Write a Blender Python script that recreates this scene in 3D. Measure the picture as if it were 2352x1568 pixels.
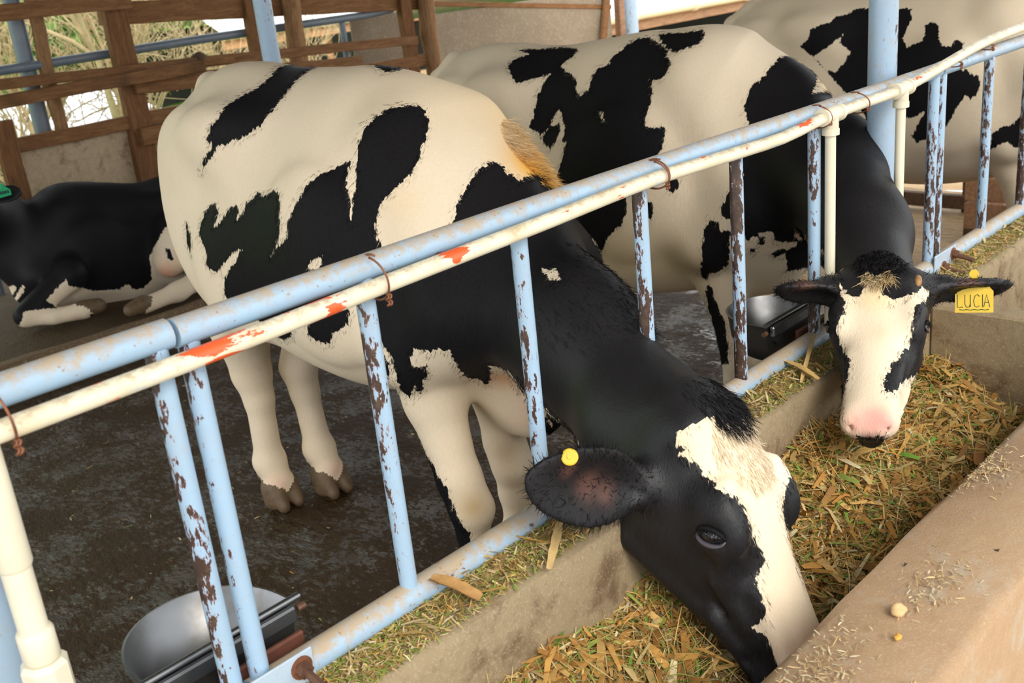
import bpy, math, random
import numpy as np
from mathutils import Matrix, Vector
scn = bpy.context.scene
for o_ in list(bpy.data.objects): bpy.data.objects.remove(o_)

# ---------------------------------------------------------------- camera, sky, sun, exposure
CAM_POS = (0.0, -1.15, 1.55)
cam_data = bpy.data.cameras.new('camera'); cam = bpy.data.objects.new('camera', cam_data)
scn.collection.objects.link(cam)
cam_data.sensor_width = 36.0; cam_data.lens = 36.0 * 2421.745 / 2352.0; cam_data.clip_end = 400
RX = ((0.68167562, 0.31228667, -0.66166108), (-0.72510964, 0.16766240, -0.66791117), (-0.09764407, 0.93507559, 0.34073344))
cam.matrix_world = Matrix([[RX[0][0], RX[0][1], RX[0][2], CAM_POS[0]], [RX[1][0], RX[1][1], RX[1][2], CAM_POS[1]],
                           [RX[2][0], RX[2][1], RX[2][2], CAM_POS[2]], [0, 0, 0, 1]])
cam_data.dof.use_dof = True; cam_data.dof.focus_distance = 2.05; cam_data.dof.aperture_fstop = 8.0
scn.camera = cam

world = bpy.data.worlds.new('overcast_sky'); scn.world = world; world.use_nodes = True
wbg = world.node_tree.nodes['Background']
wbg.inputs['Color'].default_value = (0.93, 0.97, 1.0, 1); wbg.inputs['Strength'].default_value = 1.2
sun_data = bpy.data.lights.new('hazy_sun', 'SUN'); sun = bpy.data.objects.new('hazy_sun', sun_data)
scn.collection.objects.link(sun)
sun_data.energy = 1.3; sun_data.angle = math.radians(28); sun_data.color = (1.0, 0.95, 0.86)
sun.rotation_euler = Vector((0.35, 0.75, -0.66)).to_track_quat('-Z', 'Y').to_euler()
vs = scn.view_settings; vs.view_transform = 'Standard'; vs.look = 'None'; vs.gamma = 1.0; vs.use_curve_mapping = False
vs.exposure = 0.92
rng = np.random.default_rng(7); random.seed(7)

# ---------------------------------------------------------------- smooth body volumes
def V(*a): return np.array(a,float)
def nrm(v): v=np.asarray(v,float); return v/np.linalg.norm(v)
class Field:
    """Signed distance grid that body volumes are blended into."""
    def __init__(s,lo,hi,h):
        s.lo=np.array(lo,float); s.h=h
        s.n=np.ceil((np.array(hi)-s.lo)/h).astype(int)+1
        s.d=np.full(s.n,0.3,np.float32); s.g=np.zeros(s.n,np.int8)
    def box(s,lo,hi):
        a=np.clip(np.floor((np.array(lo)-s.lo)/s.h).astype(int),0,s.n-1)
        b=np.clip(np.ceil((np.array(hi)-s.lo)/s.h).astype(int)+1,1,s.n)
        if np.any(b<=a): return None
        sl=tuple(slice(i,j) for i,j in zip(a,b))
        ax=[(s.lo[k]+s.h*np.arange(a[k],b[k])).astype(np.float32) for k in range(3)]
        return sl,np.meshgrid(*ax,indexing='ij',sparse=True)
    def blend(s,sl,d,k,grp,sub=False):
        o=s.d[sl]
        if sub:
            h=np.clip(.5-.5*(o+d)/k,0,1); s.d[sl]=o*(1-h)+(-d)*h+k*h*(1-h); return
        h=np.clip(.5+.5*(o-d)/k,0,1)
        s.g[sl]=np.where(d<o,grp,s.g[sl]); s.d[sl]=o*(1-h)+d*h-k*h*(1-h)
    def cone(s,a,b,ra,rb,k=.04,grp=0,lat=None,sq=1.0,sub=False):
        """tapered capsule; lat/sq squash it along one axis"""
        a=np.array(a,float);b=np.array(b,float);m=max(ra,rb)+k+.03
        r=s.box(np.minimum(a,b)-m,np.maximum(a,b)+m)
        if r is None: return
        sl,(X,Y,Z)=r
        x=X-a[0];y=Y-a[1];z=Z-a[2];ab=b-a
        if lat is not None:
            L=nrm(lat);f=sq-1;q=(x*L[0]+y*L[1]+z*L[2])*f
            x=x+q*L[0];y=y+q*L[1];z=z+q*L[2]; ab=ab+(ab@L)*f*L
        t=np.clip((x*ab[0]+y*ab[1]+z*ab[2])/(ab@ab),0,1)
        d=np.sqrt((x-t*ab[0])**2+(y-t*ab[1])**2+(z-t*ab[2])**2)-(ra+(rb-ra)*t)
        if sq>1: d=d/(.5+.5*sq)
        s.blend(sl,d,k,grp,sub)
    def chain(s,pts,rad,k=.04,grp=0,lat=None,sq=1.0):
        for i in range(len(pts)-1): s.cone(pts[i],pts[i+1],rad[i],rad[i+1],k,grp,lat,sq)
    def ell(s,c,r,ax=None,k=.04,grp=0,sub=False,bend=0):
        """ellipsoid with axes ax (rows), optional cupping along its third axis"""
        c=np.array(c,float);r=np.array(r,float);ax=np.eye(3) if ax is None else np.array([nrm(v) for v in ax])
        m=max(r)+k+.03; q=s.box(c-m,c+m)
        if q is None: return
        sl,(X,Y,Z)=q; x=X-c[0];y=Y-c[1];z=Z-c[2]
        p=[x*ax[i][0]+y*ax[i][1]+z*ax[i][2] for i in range(3)]
        if bend: p[2]=p[2]-bend*p[1]**2
        k0=np.sqrt((p[0]/r[0])**2+(p[1]/r[1])**2+(p[2]/r[2])**2)
        k1=np.sqrt((p[0]/r[0]**2)**2+(p[1]/r[1]**2)**2+(p[2]/r[2]**2)**2)
        s.blend(sl,np.where(k1>1e-6,k0*(k0-1)/np.maximum(k1,1e-6),-min(r)),k,grp,sub)
    def loft(s,o,ax,st,k=.03,grp=0,mid=.45,pu=2.0,pl=2.3):
        """body of changing section: st rows = along, half width, bottom, top; ax = along, side, up"""
        o=np.array(o,float);ax=np.array([nrm(v) for v in ax]);st=np.array(st,float)
        cs=[o+ax[0]*r[0]+ax[1]*sg*r[1]+ax[2]*q for r in st for sg in(-1,1) for q in(r[2],r[3])]
        m=.08+k; q=s.box(np.min(cs,0)-m,np.max(cs,0)+m); sl,(X,Y,Z)=q
        x=X-o[0];y=Y-o[1];z=Z-o[2]
        p=[x*ax[i][0]+y*ax[i][1]+z*ax[i][2] for i in range(3)]
        a=np.clip(p[0],st[0,0],st[-1,0]); tt=np.linspace(st[0,0],st[-1,0],161)
        f=[spl(st[:,0],st[:,i],tt) for i in(1,2,3)]
        w,b,t=[np.interp(a,tt,v).astype(np.float32) for v in f]
        zc=b+mid*(t-b); up=p[2]>zc; hh=np.where(up,t-zc,zc-b)+1e-4
        e=np.where(up,pu,pl).astype(np.float32); U=np.abs(p[1])/(w+1e-4);Vv=np.abs(p[2]-zc)/hh
        qn=(U**e+Vv**e)**(1/e)
        gr=np.sqrt((U/(w+1e-4))**2+(Vv/hh)**2)/np.maximum(np.sqrt(U*U+Vv*Vv),1e-4)
        d=(qn-1)/np.maximum(gr,1e-3)
        over=np.maximum(np.maximum(st[0,0]-p[0],p[0]-st[-1,0]),0)
        d=np.where(over>0,np.sqrt(np.maximum(d,0)**2+over**2),d)
        s.blend(sl,d.astype(np.float32),k,grp)
    def mesh(s,smooth=2):
        """naive surface nets"""
        d=s.d; nx,ny,nz=d.shape; ins=d<0
        c=np.zeros((nx-1,ny-1,nz-1),np.int8)
        for i in(0,1):
            for j in(0,1):
                for k in(0,1): c+=ins[i:nx-1+i,j:ny-1+j,k:nz-1+k]
        act=(c>0)&(c<8); I=np.argwhere(act); idx=np.full(act.shape,-1,np.int64); idx[act]=np.arange(len(I))
        acc=np.zeros((len(I),3));cnt=np.zeros(len(I))
        cor=[(i,j,k) for i in(0,1) for j in(0,1) for k in(0,1)]
        val={q:d[I[:,0]+q[0],I[:,1]+q[1],I[:,2]+q[2]] for q in cor}
        for q in cor:
            for a in range(3):
                if q[a]==0:
                    e=list(q);e[a]=1;v0=val[q];v1=val[tuple(e)];m=(v0<0)!=(v1<0)
                    t=np.where(m,v0/np.where(v0==v1,1,v0-v1),0)
                    pt=np.array(q,float)[None].repeat(len(I),0);pt[:,a]+=t
                    acc[m]+=pt[m];cnt[m]+=1
        P=s.lo+s.h*(I+acc/cnt[:,None]); F=[]
        for a in range(3):
            sl0=[slice(None)]*3;sl1=[slice(None)]*3;sl0[a]=slice(0,-1);sl1[a]=slice(1,None)
            ch=ins[tuple(sl0)]!=ins[tuple(sl1)]; b,cx=(a+1)%3,(a+2)%3
            E=np.argwhere(ch);E=E[(E[:,b]>0)&(E[:,cx]>0)]
            m=[(0,0),(1,0),(1,1),(0,1)];q=[]
            for (u,v) in m:
                T=E.copy();T[:,b]-=u;T[:,cx]-=v
                T=np.minimum(T,np.array(idx.shape)-1); q.append(idx[T[:,0],T[:,1],T[:,2]])
            q=np.stack(q,1);fl=ins[E[:,0],E[:,1],E[:,2]]
            q=np.where(fl[:,None],q,q[:,::-1]);F.append(q[(q>=0).all(1)])
        F=np.concatenate(F); G=s.g[np.clip(np.rint((P-s.lo)/s.h).astype(int),0,s.n-1)[:,0],np.clip(np.rint((P-s.lo)/s.h).astype(int),0,s.n-1)[:,1],np.clip(np.rint((P-s.lo)/s.h).astype(int),0,s.n-1)[:,2]]
        for it in range(smooth):
            A=np.zeros_like(P);N=np.zeros(len(P))
            for i in range(4):
                for j in((i+1)%4,(i+3)%4): np.add.at(A,F[:,i],P[F[:,j]]) if False else None
                A+=np.stack([np.bincount(F[:,i],P[F[:,(i+1)%4],k]+P[F[:,(i+3)%4],k],len(P)) for k in range(3)],1)
                N+=2*np.bincount(F[:,i],minlength=len(P))
            P=P+.5*(A/np.maximum(N,1)[:,None]-P)
        return P,F,G
def spl(x,y,t):
    """monotone-ish cubic interpolation"""
    x=np.array(x,float);y=np.array(y,float);h=np.diff(x);dl=np.diff(y)/h
    m=np.zeros(len(x));m[0]=dl[0];m[-1]=dl[-1]
    if len(x)>2: m[1:-1]=(dl[:-1]*h[1:]+dl[1:]*h[:-1])/(h[:-1]+h[1:])
    i=np.clip(np.searchsorted(x,t)-1,0,len(x)-2);u=(t-x[i])/h[i]
    return (2*u**3-3*u**2+1)*y[i]+(u**3-2*u**2+u)*h[i]*m[i]+(-2*u**3+3*u**2)*y[i+1]+(u**3-u**2)*h[i]*m[i+1]
def vnormals(P,F):
    fn=np.cross(P[F[:,2]]-P[F[:,0]],P[F[:,3]]-P[F[:,1]]);N=np.zeros_like(P)
    for i in range(4): N+=np.stack([np.bincount(F[:,i],fn[:,k],len(P)) for k in range(3)],1)
    return N/np.maximum(np.linalg.norm(N,axis=1,keepdims=True),1e-12)

def trunk(Fd,o,yaw,sc,ls=1.0,wz=0,bz=0):
    """barrel, quarters, shoulders; o = floor point under the pin bones"""
    F=V(np.sin(yaw),-np.cos(yaw),0);L=V(np.cos(yaw),np.sin(yaw),0);U=V(0,0,1)
    W=lambda s,u,z:o+sc*(F*s*ls+L*u+U*(z+wz*np.clip((s-.5)/.5,0,1)*np.clip((z-.5)/.8,0,1)))
    st=[(-.02,.12,.80,1.21),(.06,.185,.70,1.285),(.16,.215,.66,1.325),(.33,.25,.60,1.34),(.5,.285,.56,1.325),(.7,.30,.535,1.325),(.88,.295,.535,1.325),(1.02,.265,.56,1.29),(1.16,.225,.60,1.19),(1.28,.185,.66,1.06),(1.36,.13,.74,.94)]
    st=[(r[0]*ls,r[1],r[2]-bz*max(0,1-abs(r[0]-.7)/.6),r[3]+wz*np.clip((r[0]-.5)/.5,0,1)) for r in st]
    Fd.loft(o,(F,L,U),[tuple(sc*x for x in r) for r in st],grp=1,mid=.42,pu=1.85,pl=2.25)
    for q in(-1,1):
        Fd.ell(W(.40,q*.200,1.185),sc*V(.13,.05,.055),(F,L,U),k=.14,grp=1)
        Fd.ell(W(.05,q*.10,1.13),sc*V(.07,.055,.07),(F,L,U),k=.07,grp=1)
        Fd.ell(W(.17,q*.15,.93),sc*V(.17,.085,.29),(F,L,U+.15*F),k=.08,grp=1)
        Fd.ell(W(.40,q*.225,.80),sc*V(.13,.06,.16),(F,L,U),k=.09,grp=1)
        Fd.cone(W(1.03,q*.12,1.17),W(1.24,q*.155,.84),sc*.07,sc*.075,k=.09,grp=1)
        Fd.cone(W(1.24,q*.15,.84),W(1.10,q*.19,.72),sc*.09,sc*.085,k=.08,grp=1)
        Fd.ell(W(.62,q*.285,1.18),sc*V(.12,.05,.07),(F,L,U),k=.08,sub=True)
        Fd.ell(W(.90,q*.235,.92),sc*V(.16,.06,.2),(F,L,U),k=.1,grp=1)
    return W,F,L,U
def hoof(Fd,toe,F,L,r,grp):
    toe=np.array(toe,float)
    for q in(-1,1):
        c=toe+L*q*r*.60
        Fd.cone(c+V(0,0,.03)-F*.028,c+V(0,0,.070)-F*.045,r*.80,r*.70,k=.010,grp=grp+20)
        Fd.cone(c+V(0,0,.018)+F*.022,c+V(0,0,.066)-F*.018,r*.46,r*.66,k=.016,grp=grp+20)
        Fd.ell(c-F*.085+V(0,0,.10),(.016,.014,.020),k=.012,grp=grp+20)
def leg(Fd,pts,rad,F,L,toe,grp,k=.03):
    toe=np.array(toe,float);fet=toe-F*.065+V(0,0,.145)
    pts=[np.array(p,float) for p in pts]+[fet];rad=list(rad)+[.043]
    Fd.chain(pts,rad,k,grp)
    Fd.ell(fet,(.050,.046,.040),k=.03,grp=grp)
    Fd.cone(fet,toe+V(0,0,.085)-F*.028,.042,.044,k=.02,grp=grp)
    hoof(Fd,toe,F,L,.044,grp)
def head(Fd,P,a,n,sz=1.0,grp=3):
    """P poll, a axis towards the nose, n forehead normal"""
    a=nrm(a);n=nrm(np.array(n)-a*(np.array(n)@a));l=np.cross(n,a)
    H=lambda s,u,t:P+sz*(a*s+l*u+n*t)
    st=[(-.035,.05,-.05,.012),(0,.078,-.085,.036),(.05,.096,-.16,.055),(.11,.10,-.205,.066),(.17,.098,-.203,.062),(.23,.086,-.178,.047),(.29,.07,-.138,.036),(.35,.060,-.10,.031),(.41,.058,-.084,.030),(.46,.062,-.072,.026),(.495,.055,-.058,.012),(.515,.035,-.045,-.008)]
    Fd.loft(P,(a,l,n),[tuple(sz*x for x in r) for r in st],grp=grp,mid=.52,pu=2.7,pl=2.0,k=.03)
    for q in(-1,1):
        Fd.ell(H(.165,q*.096,.020),sz*V(.060,.025,.042),(a,l,n),k=.045,grp=grp)      # brow and orbit
        Fd.ell(H(.105,q*.078,-.095),sz*V(.075,.026,.065),(a,l,n),k=.03,grp=grp)     # cheek
        Fd.ell(H(.475,q*.043,-.012),sz*V(.035,.026,.032),(a,l,n),k=.02,grp=grp)     # nostril wing
        Fd.ell(H(.492,q*.042,-.006),sz*V(.018,.008,.011),(a,l,n),k=.008,sub=True)
        Fd.cone(H(.25,q*.078,-.045),H(.36,q*.057,-.035),sz*.018,sz*.012,k=.03,grp=grp)
        Fd.cone(H(.30,q*.069,-.082),H(.44,q*.058,-.062),sz*.016,sz*.012,k=.02,grp=grp)
        Fd.ell(H(.176,q*.126,.008),sz*V(.024,.016,.013),(.6*a+.8*n,l,.8*a-.6*n),k=.012,sub=True)    # eye socket
        Fd.ell(H(.02,q*.07,.02),sz*V(.035,.03,.028),(a,l,n),k=.03,grp=grp)          # horn base
    for q in(-1,1):
        Fd.cone(H(.115,q*.082,.052),H(.150,q*.106,.036),sz*.012,sz*.009,k=.02,grp=grp)      # brow ridge
        Fd.cone(H(.205,q*.100,.004),H(.262,q*.080,-.026),sz*.010,sz*.010,k=.018,grp=grp)    # fold under the eye
        Fd.cone(H(.130,q*.080,-.172),H(.340,q*.047,-.092),sz*.020,sz*.014,k=.03,grp=grp)    # jaw line
        Fd.cone(H(.285,q*.062,.006),H(.430,q*.054,-.004),sz*.013,sz*.010,k=.02,grp=grp)     # nose muscle
        Fd.cone(H(.235,q*.094,-.062),H(.300,q*.074,-.060),sz*.008,sz*.005,k=.016,sub=True)
        Fd.cone(H(.375,q*.068,-.066),H(.480,q*.060,-.050),sz*.0042,sz*.0042,k=.008,sub=True) # mouth line
    Fd.cone(H(.40,0,-.085),H(.475,0,-.075),sz*.036,sz*.030,k=.02,grp=grp)           # chin
    return H,a,l,n
def ear(Fd,root,tip,face,grp,w=.062,sz=1.0,k=.02):
    root=np.array(root,float);tip=np.array(tip,float);d=nrm(tip-root);fc=nrm(np.array(face)-d*(np.array(face)@d));s=np.cross(fc,d)
    ln=np.linalg.norm(tip-root)
    Fd.cone(root,root+d*ln*.30,.036,.034,k=.03,grp=grp)
    Fd.ell(root+d*ln*.58,(ln*.46,w,.017),(d,s,fc),k=k,grp=grp,bend=6.0)
    Fd.ell(root+d*ln*.50+fc*.022,(ln*.32,w*.66,.020),(d,s,fc),k=.015,sub=True,bend=6.0)

HL=(0.990,0.116,-0.082)
def cow1(h=.008):
    Fd=Field((0.9,-.62,-.02),(2.15,1.95,1.45),h)
    o=V(1.67,1.72,0);W,F,L,U=trunk(Fd,o,-.04,1.01)
    # hind legs
    leg(Fd,[W(.40,-.15,.78),W(.20,-.13,.60),V(1.555,1.555,.44),V(1.56,1.55,.36)],[.115,.085,.056,.042],F,L,V(1.555,1.49,0),5)
    leg(Fd,[W(.40,.15,.78),W(.22,.10,.60),V(1.70,1.52,.42),V(1.70,1.51,.34)],[.115,.085,.054,.041],F,L,V(1.70,1.425,0),6)
    # fore legs
    leg(Fd,[W(1.08,-.14,.78),V(1.475,.62,.60),V(1.472,.56,.40),V(1.472,.53,.33),V(1.475,.54,.26)],[.10,.068,.050,.050,.034],F,L,V(1.48,.47,0),7)
    leg(Fd,[W(1.08,.15,.78),V(1.69,.64,.60),V(1.67,.60,.41),V(1.67,.58,.35),V(1.675,.59,.27)],[.105,.072,.048,.048,.035],F,L,V(1.69,.53,0),8)
    # brisket
    Fd.ell(W(1.18,.03,.64),(.13,.10,.13),(F,L,U),k=.08,grp=1)
    Fd.ell(W(1.17,.04,.56),(.09,.06,.10),(F,L,U),k=.06,grp=1)
    Fd.ell(W(1.25,.03,.60),(.10,.065,.13),(F,L,U),k=.07,grp=1)
    Fd.chain([W(.06,0,1.27),W(-.035,0,1.20),W(-.06,0,1.0),W(-.075,0,.62)],[.045,.034,.026,.018],k=.03,grp=9)
    # neck
    nk=[W(.98,0,1.02),W(1.20,.0,.90),V(1.52,.20,.80),V(1.43,-.04,.70)]
    Fd.chain(nk,[.24,.19,.150,.125],k=.07,grp=2,lat=L,sq=1.35)
    P=V(1.393,-.178,.765)
    H,a,l,n=head(Fd,P,V(-.112,-.544,-.831),V(.161,-.835,.525),1.04)
    Fd.cone(nk[-1],H(.06,0,-.07),.120,.10,k=.06,grp=2)
    Fd.cone(nk[-1],H(.0,0,-.02),.10,.08,k=.06,grp=2)
    ear(Fd,H(.075,-.085,-.075),V(1.03,-.115,.79),V(-.6,-1,.3),4,w=.068)
    ear(Fd,H(.07,.08,-.075),H(.06,.08,-.075)+.10*l-.15*n-.02*a,a,4,w=.06)
    return Fd,dict(W=W,H=H,a=a,l=l,n=n)
def cow2(h=.009):
    Fd=Field((1.66,-.52,-.02),(3.35,2.05,1.40),h)
    o=V(2.76,1.84,0);W,F,L,U=trunk(Fd,o,-.02,.95,1.22,.055,.06)
    leg(Fd,[W(.40,-.15,.78),W(.20,-.13,.60),W(.15,-.12,.44),W(.16,-.12,.36)],[.11,.08,.054,.041],F,L,W(.24,-.12,0),5)
    leg(Fd,[W(.40,.15,.78),W(.20,.13,.60),W(.15,.12,.44),W(.16,.12,.36)],[.11,.08,.054,.041],F,L,W(.22,.12,0),6)
    leg(Fd,[W(1.07,-.14,.78),W(1.10,-.13,.60),W(1.14,-.12,.40),W(1.15,-.12,.33),W(1.14,-.12,.26)],[.095,.066,.048,.048,.034],F,L,W(1.20,-.12,0),7)
    leg(Fd,[W(1.07,.14,.78),W(1.08,.13,.60),W(1.08,.12,.40),W(1.09,.12,.33),W(1.08,.12,.26)],[.095,.066,.048,.048,.034],F,L,W(1.14,.12,0),8)
    Fd.ell(W(1.18,0,.66),(.12,.11,.13),(F,L,U),k=.08,grp=1)
    Fd.chain([W(.06,0,1.27),W(-.035,0,1.20),W(-.06,0,1.0),W(-.075,0,.62)],[.045,.034,.026,.018],k=.03,grp=9)
    nk=[W(1.06,0,1.09),W(1.17,.02,1.03),V(2.61,.22,.93),V(2.39,.01,.835)]
    Fd.chain(nk,[.23,.185,.150,.125],k=.07,grp=2,lat=L,sq=1.3)
    P=V(2.17,-.15,.788)
    H,a,l,n=head(Fd,P,V(-.35,-.14,-.183),V(-.39,-.10,.914),.83)
    Fd.cone(nk[-1],H(.05,0,-.05),.105,.085,k=.05,grp=2)
    ear(Fd,H(.035,-.075,.0),V(1.995,.012,.80),a-.2*n,4,w=.042)
    ear(Fd,H(.035,.075,.0),V(2.355,-.362,.755),a-.2*n,4,w=.044)
    return Fd,dict(W=W,H=H,a=a,l=l,n=n)
def cow3(h=.012):
    Fd=Field((3.8,-.85,-.02),(5.2,2.0,1.45),h)
    o=V(4.45,1.62,0);W,F,L,U=trunk(Fd,o,-.0,.958,1.24,.02,.05)
    leg(Fd,[W(.40,-.15,.78),W(.20,-.13,.60),W(.15,-.12,.44),W(.16,-.12,.36)],[.11,.08,.054,.041],F,L,W(.24,-.12,0),5)
    leg(Fd,[W(.40,.15,.78),W(.20,.13,.60),W(.15,.12,.44),W(.16,.12,.36)],[.11,.08,.054,.041],F,L,W(.22,.12,0),6)
    leg(Fd,[W(1.07,-.14,.78),W(1.10,-.13,.60),W(1.14,-.12,.40),W(1.15,-.12,.33),W(1.14,-.12,.26)],[.095,.066,.048,.048,.034],F,L,W(1.20,-.12,0),7)
    leg(Fd,[W(1.07,.14,.78),W(1.08,.13,.60),W(1.08,.12,.40),W(1.09,.12,.33),W(1.08,.12,.26)],[.095,.066,.048,.048,.034],F,L,W(1.14,.12,0),8)
    Fd.ell(W(1.18,0,.66),(.12,.11,.13),(F,L,U),k=.08,grp=1)
    Fd.chain([W(.06,0,1.27),W(-.035,0,1.20),W(-.06,0,1.0),W(-.075,0,.62)],[.045,.034,.026,.018],k=.03,grp=9)
    nk=[W(1.04,0,1.08),W(1.2,.0,1.01),W(1.45,.05,.92),W(1.60,.12,.80)]
    Fd.chain(nk,[.23,.185,.150,.125],k=.07,grp=2,lat=L,sq=1.3)
    H,a,l,n=head(Fd,W(1.66,.15,.74),F*.5+L*.35-U*.8,F+.3*U,.96)
    Fd.cone(nk[-1],H(.05,0,-.05),.120,.10,k=.06,grp=2)
    ear(Fd,H(.025,-.08,.0),H(.0,-.27,.03),a,4,w=.05)
    ear(Fd,H(.025,.08,.0),H(.0,.27,.03),a,4,w=.05)
    return Fd,dict(W=W,H=H,a=a,l=l,n=n)
def cow4(h=.013):
    Fd=Field((1.15,3.3,.08),(3.35,4.75,.95),h)
    o=V(2.98,4.02,-.345);W,F,L,U=trunk(Fd,o,-np.pi/2-.13,.745,1.12,.12,.05)
    # near fore leg folded under, near hind leg lying forward
    Fd.chain([W(1.05,.12,.85),V(2.03,3.88,.32),V(1.78,3.90,.185)],[.11,.075,.055],k=.03,grp=8)
    Fd.chain([V(1.78,3.90,.175),V(1.88,3.82,.16),V(2.0,3.76,.16)],[.050,.038,.042],k=.02,grp=8)
    Fd.cone(V(2.0,3.77,.165),V(2.07,3.75,.165),.045,.040,k=.01,grp=28)
    Fd.ell(W(.30,.20,.85),(.20,.10,.17),(F,L,U),k=.10,grp=6)
    Fd.chain([W(.20,.17,.85),V(2.60,3.80,.36),V(2.50,3.77,.27)],[.13,.115,.085],k=.07,grp=6)
    Fd.chain([V(2.74,3.74,.28),V(2.60,3.62,.19),V(2.40,3.57,.165),V(2.20,3.55,.155)],[.10,.06,.042,.042],k=.05,grp=6)
    Fd.cone(V(2.20,3.55,.165),V(2.13,3.55,.155),.045,.035,k=.01,grp=26)
    Fd.ell(W(1.2,0,.72),(.11,.11,.12),k=.08,grp=1)
    nk=[W(1.0,0,1.05),W(1.25,.0,.98),V(1.84,4.15,.63),V(1.72,4.05,.69)]
    Fd.chain(nk,[.18,.16,.13,.11],k=.07,grp=2,lat=L,sq=1.3)
    H,a,l,n=head(Fd,V(1.74,4.0,.76),F*.8+.5*L-U*.15,U,.86)
    Fd.cone(nk[-1],H(.05,0,-.05),.10,.09,k=.05,grp=2)
    ear(Fd,H(.03,.07,.0),H(-.10,.22,-.02),L+.5*U,4,w=.048)
    ear(Fd,H(.03,-.07,.0),H(-.1,-.22,.0),a,4,w=.048)
    return Fd,dict(W=W,H=H,a=a,l=l,n=n)
def polysd(Q,pl):
    """signed distance (positive inside) of points Q to polygon pl"""
    A=np.array(pl,float);B=np.roll(A,-1,0);best=np.full(len(Q),1e18);ins=np.zeros(len(Q),bool)
    for (ax,ay),(bx,by) in zip(A,B):
        dx,dy=bx-ax,by-ay;px=Q[:,0]-ax;py=Q[:,1]-ay
        t=np.clip((px*dx+py*dy)/max(dx*dx+dy*dy,1e-12),0,1)
        best=np.minimum(best,(px-t*dx)**2+(py-t*dy)**2)
        if ay!=by:
            c=(ay>Q[:,1])!=(by>Q[:,1]);ins^=c&(Q[:,0]<dx*(Q[:,1]-ay)/dy+ax)
    return np.where(ins,1,-1)*np.sqrt(best)
def coat(P,N,G,spec,default,mid,base=(.83,.685,.50)):
    """black-patch distance and hair tint for each vertex, in the animal's own space"""
    sd=np.zeros(len(P))
    for z,d in spec['dirs'].items():
        head=(G==3)|(G==4)
        m=head if z=='head' else (~head if 'head' in spec['dirs'] else np.ones(len(P),bool))
        d=nrm(d);e1=nrm(np.cross(d,V(0,0,1)));e2=np.cross(e1,d)
        p=P[m].copy();n=N[m];o,l=mid[z][:2];l=nrm(l);away=(n@d)>.12
        p[away]-=2*((p[away]-o)@l)[:,None]*l
        Q=np.stack([p@e1,p@e2],1);s=np.full(len(Q),default[z]*.5)
        for zz,sg,pl in spec['polys']:
            if zz!=z: continue
            pl=np.array(pl)/1000.;lo=pl.min(0)-.06;hi=pl.max(0)+.06
            k=((Q>lo)&(Q<hi)).all(1)
            if not k.any(): continue
            v=polysd(Q[k],pl)
            s[k]=np.maximum(s[k],v) if sg>0 else np.minimum(s[k],-v)
        if z=='head': s[(P[m]-o)@mid[z][2]<.004]=.3
        sd[m]=s
    tint=np.tile(np.array(base),(len(P),1))
    for x,y,zc,r,c,st in spec['tints']:
        w=np.clip(st*np.exp(-((P-V(x,y,zc))**2).sum(1)/(r*r)),0,1)[:,None];tint=tint*(1-w)+np.array(c)*w
    return sd,tint

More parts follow.
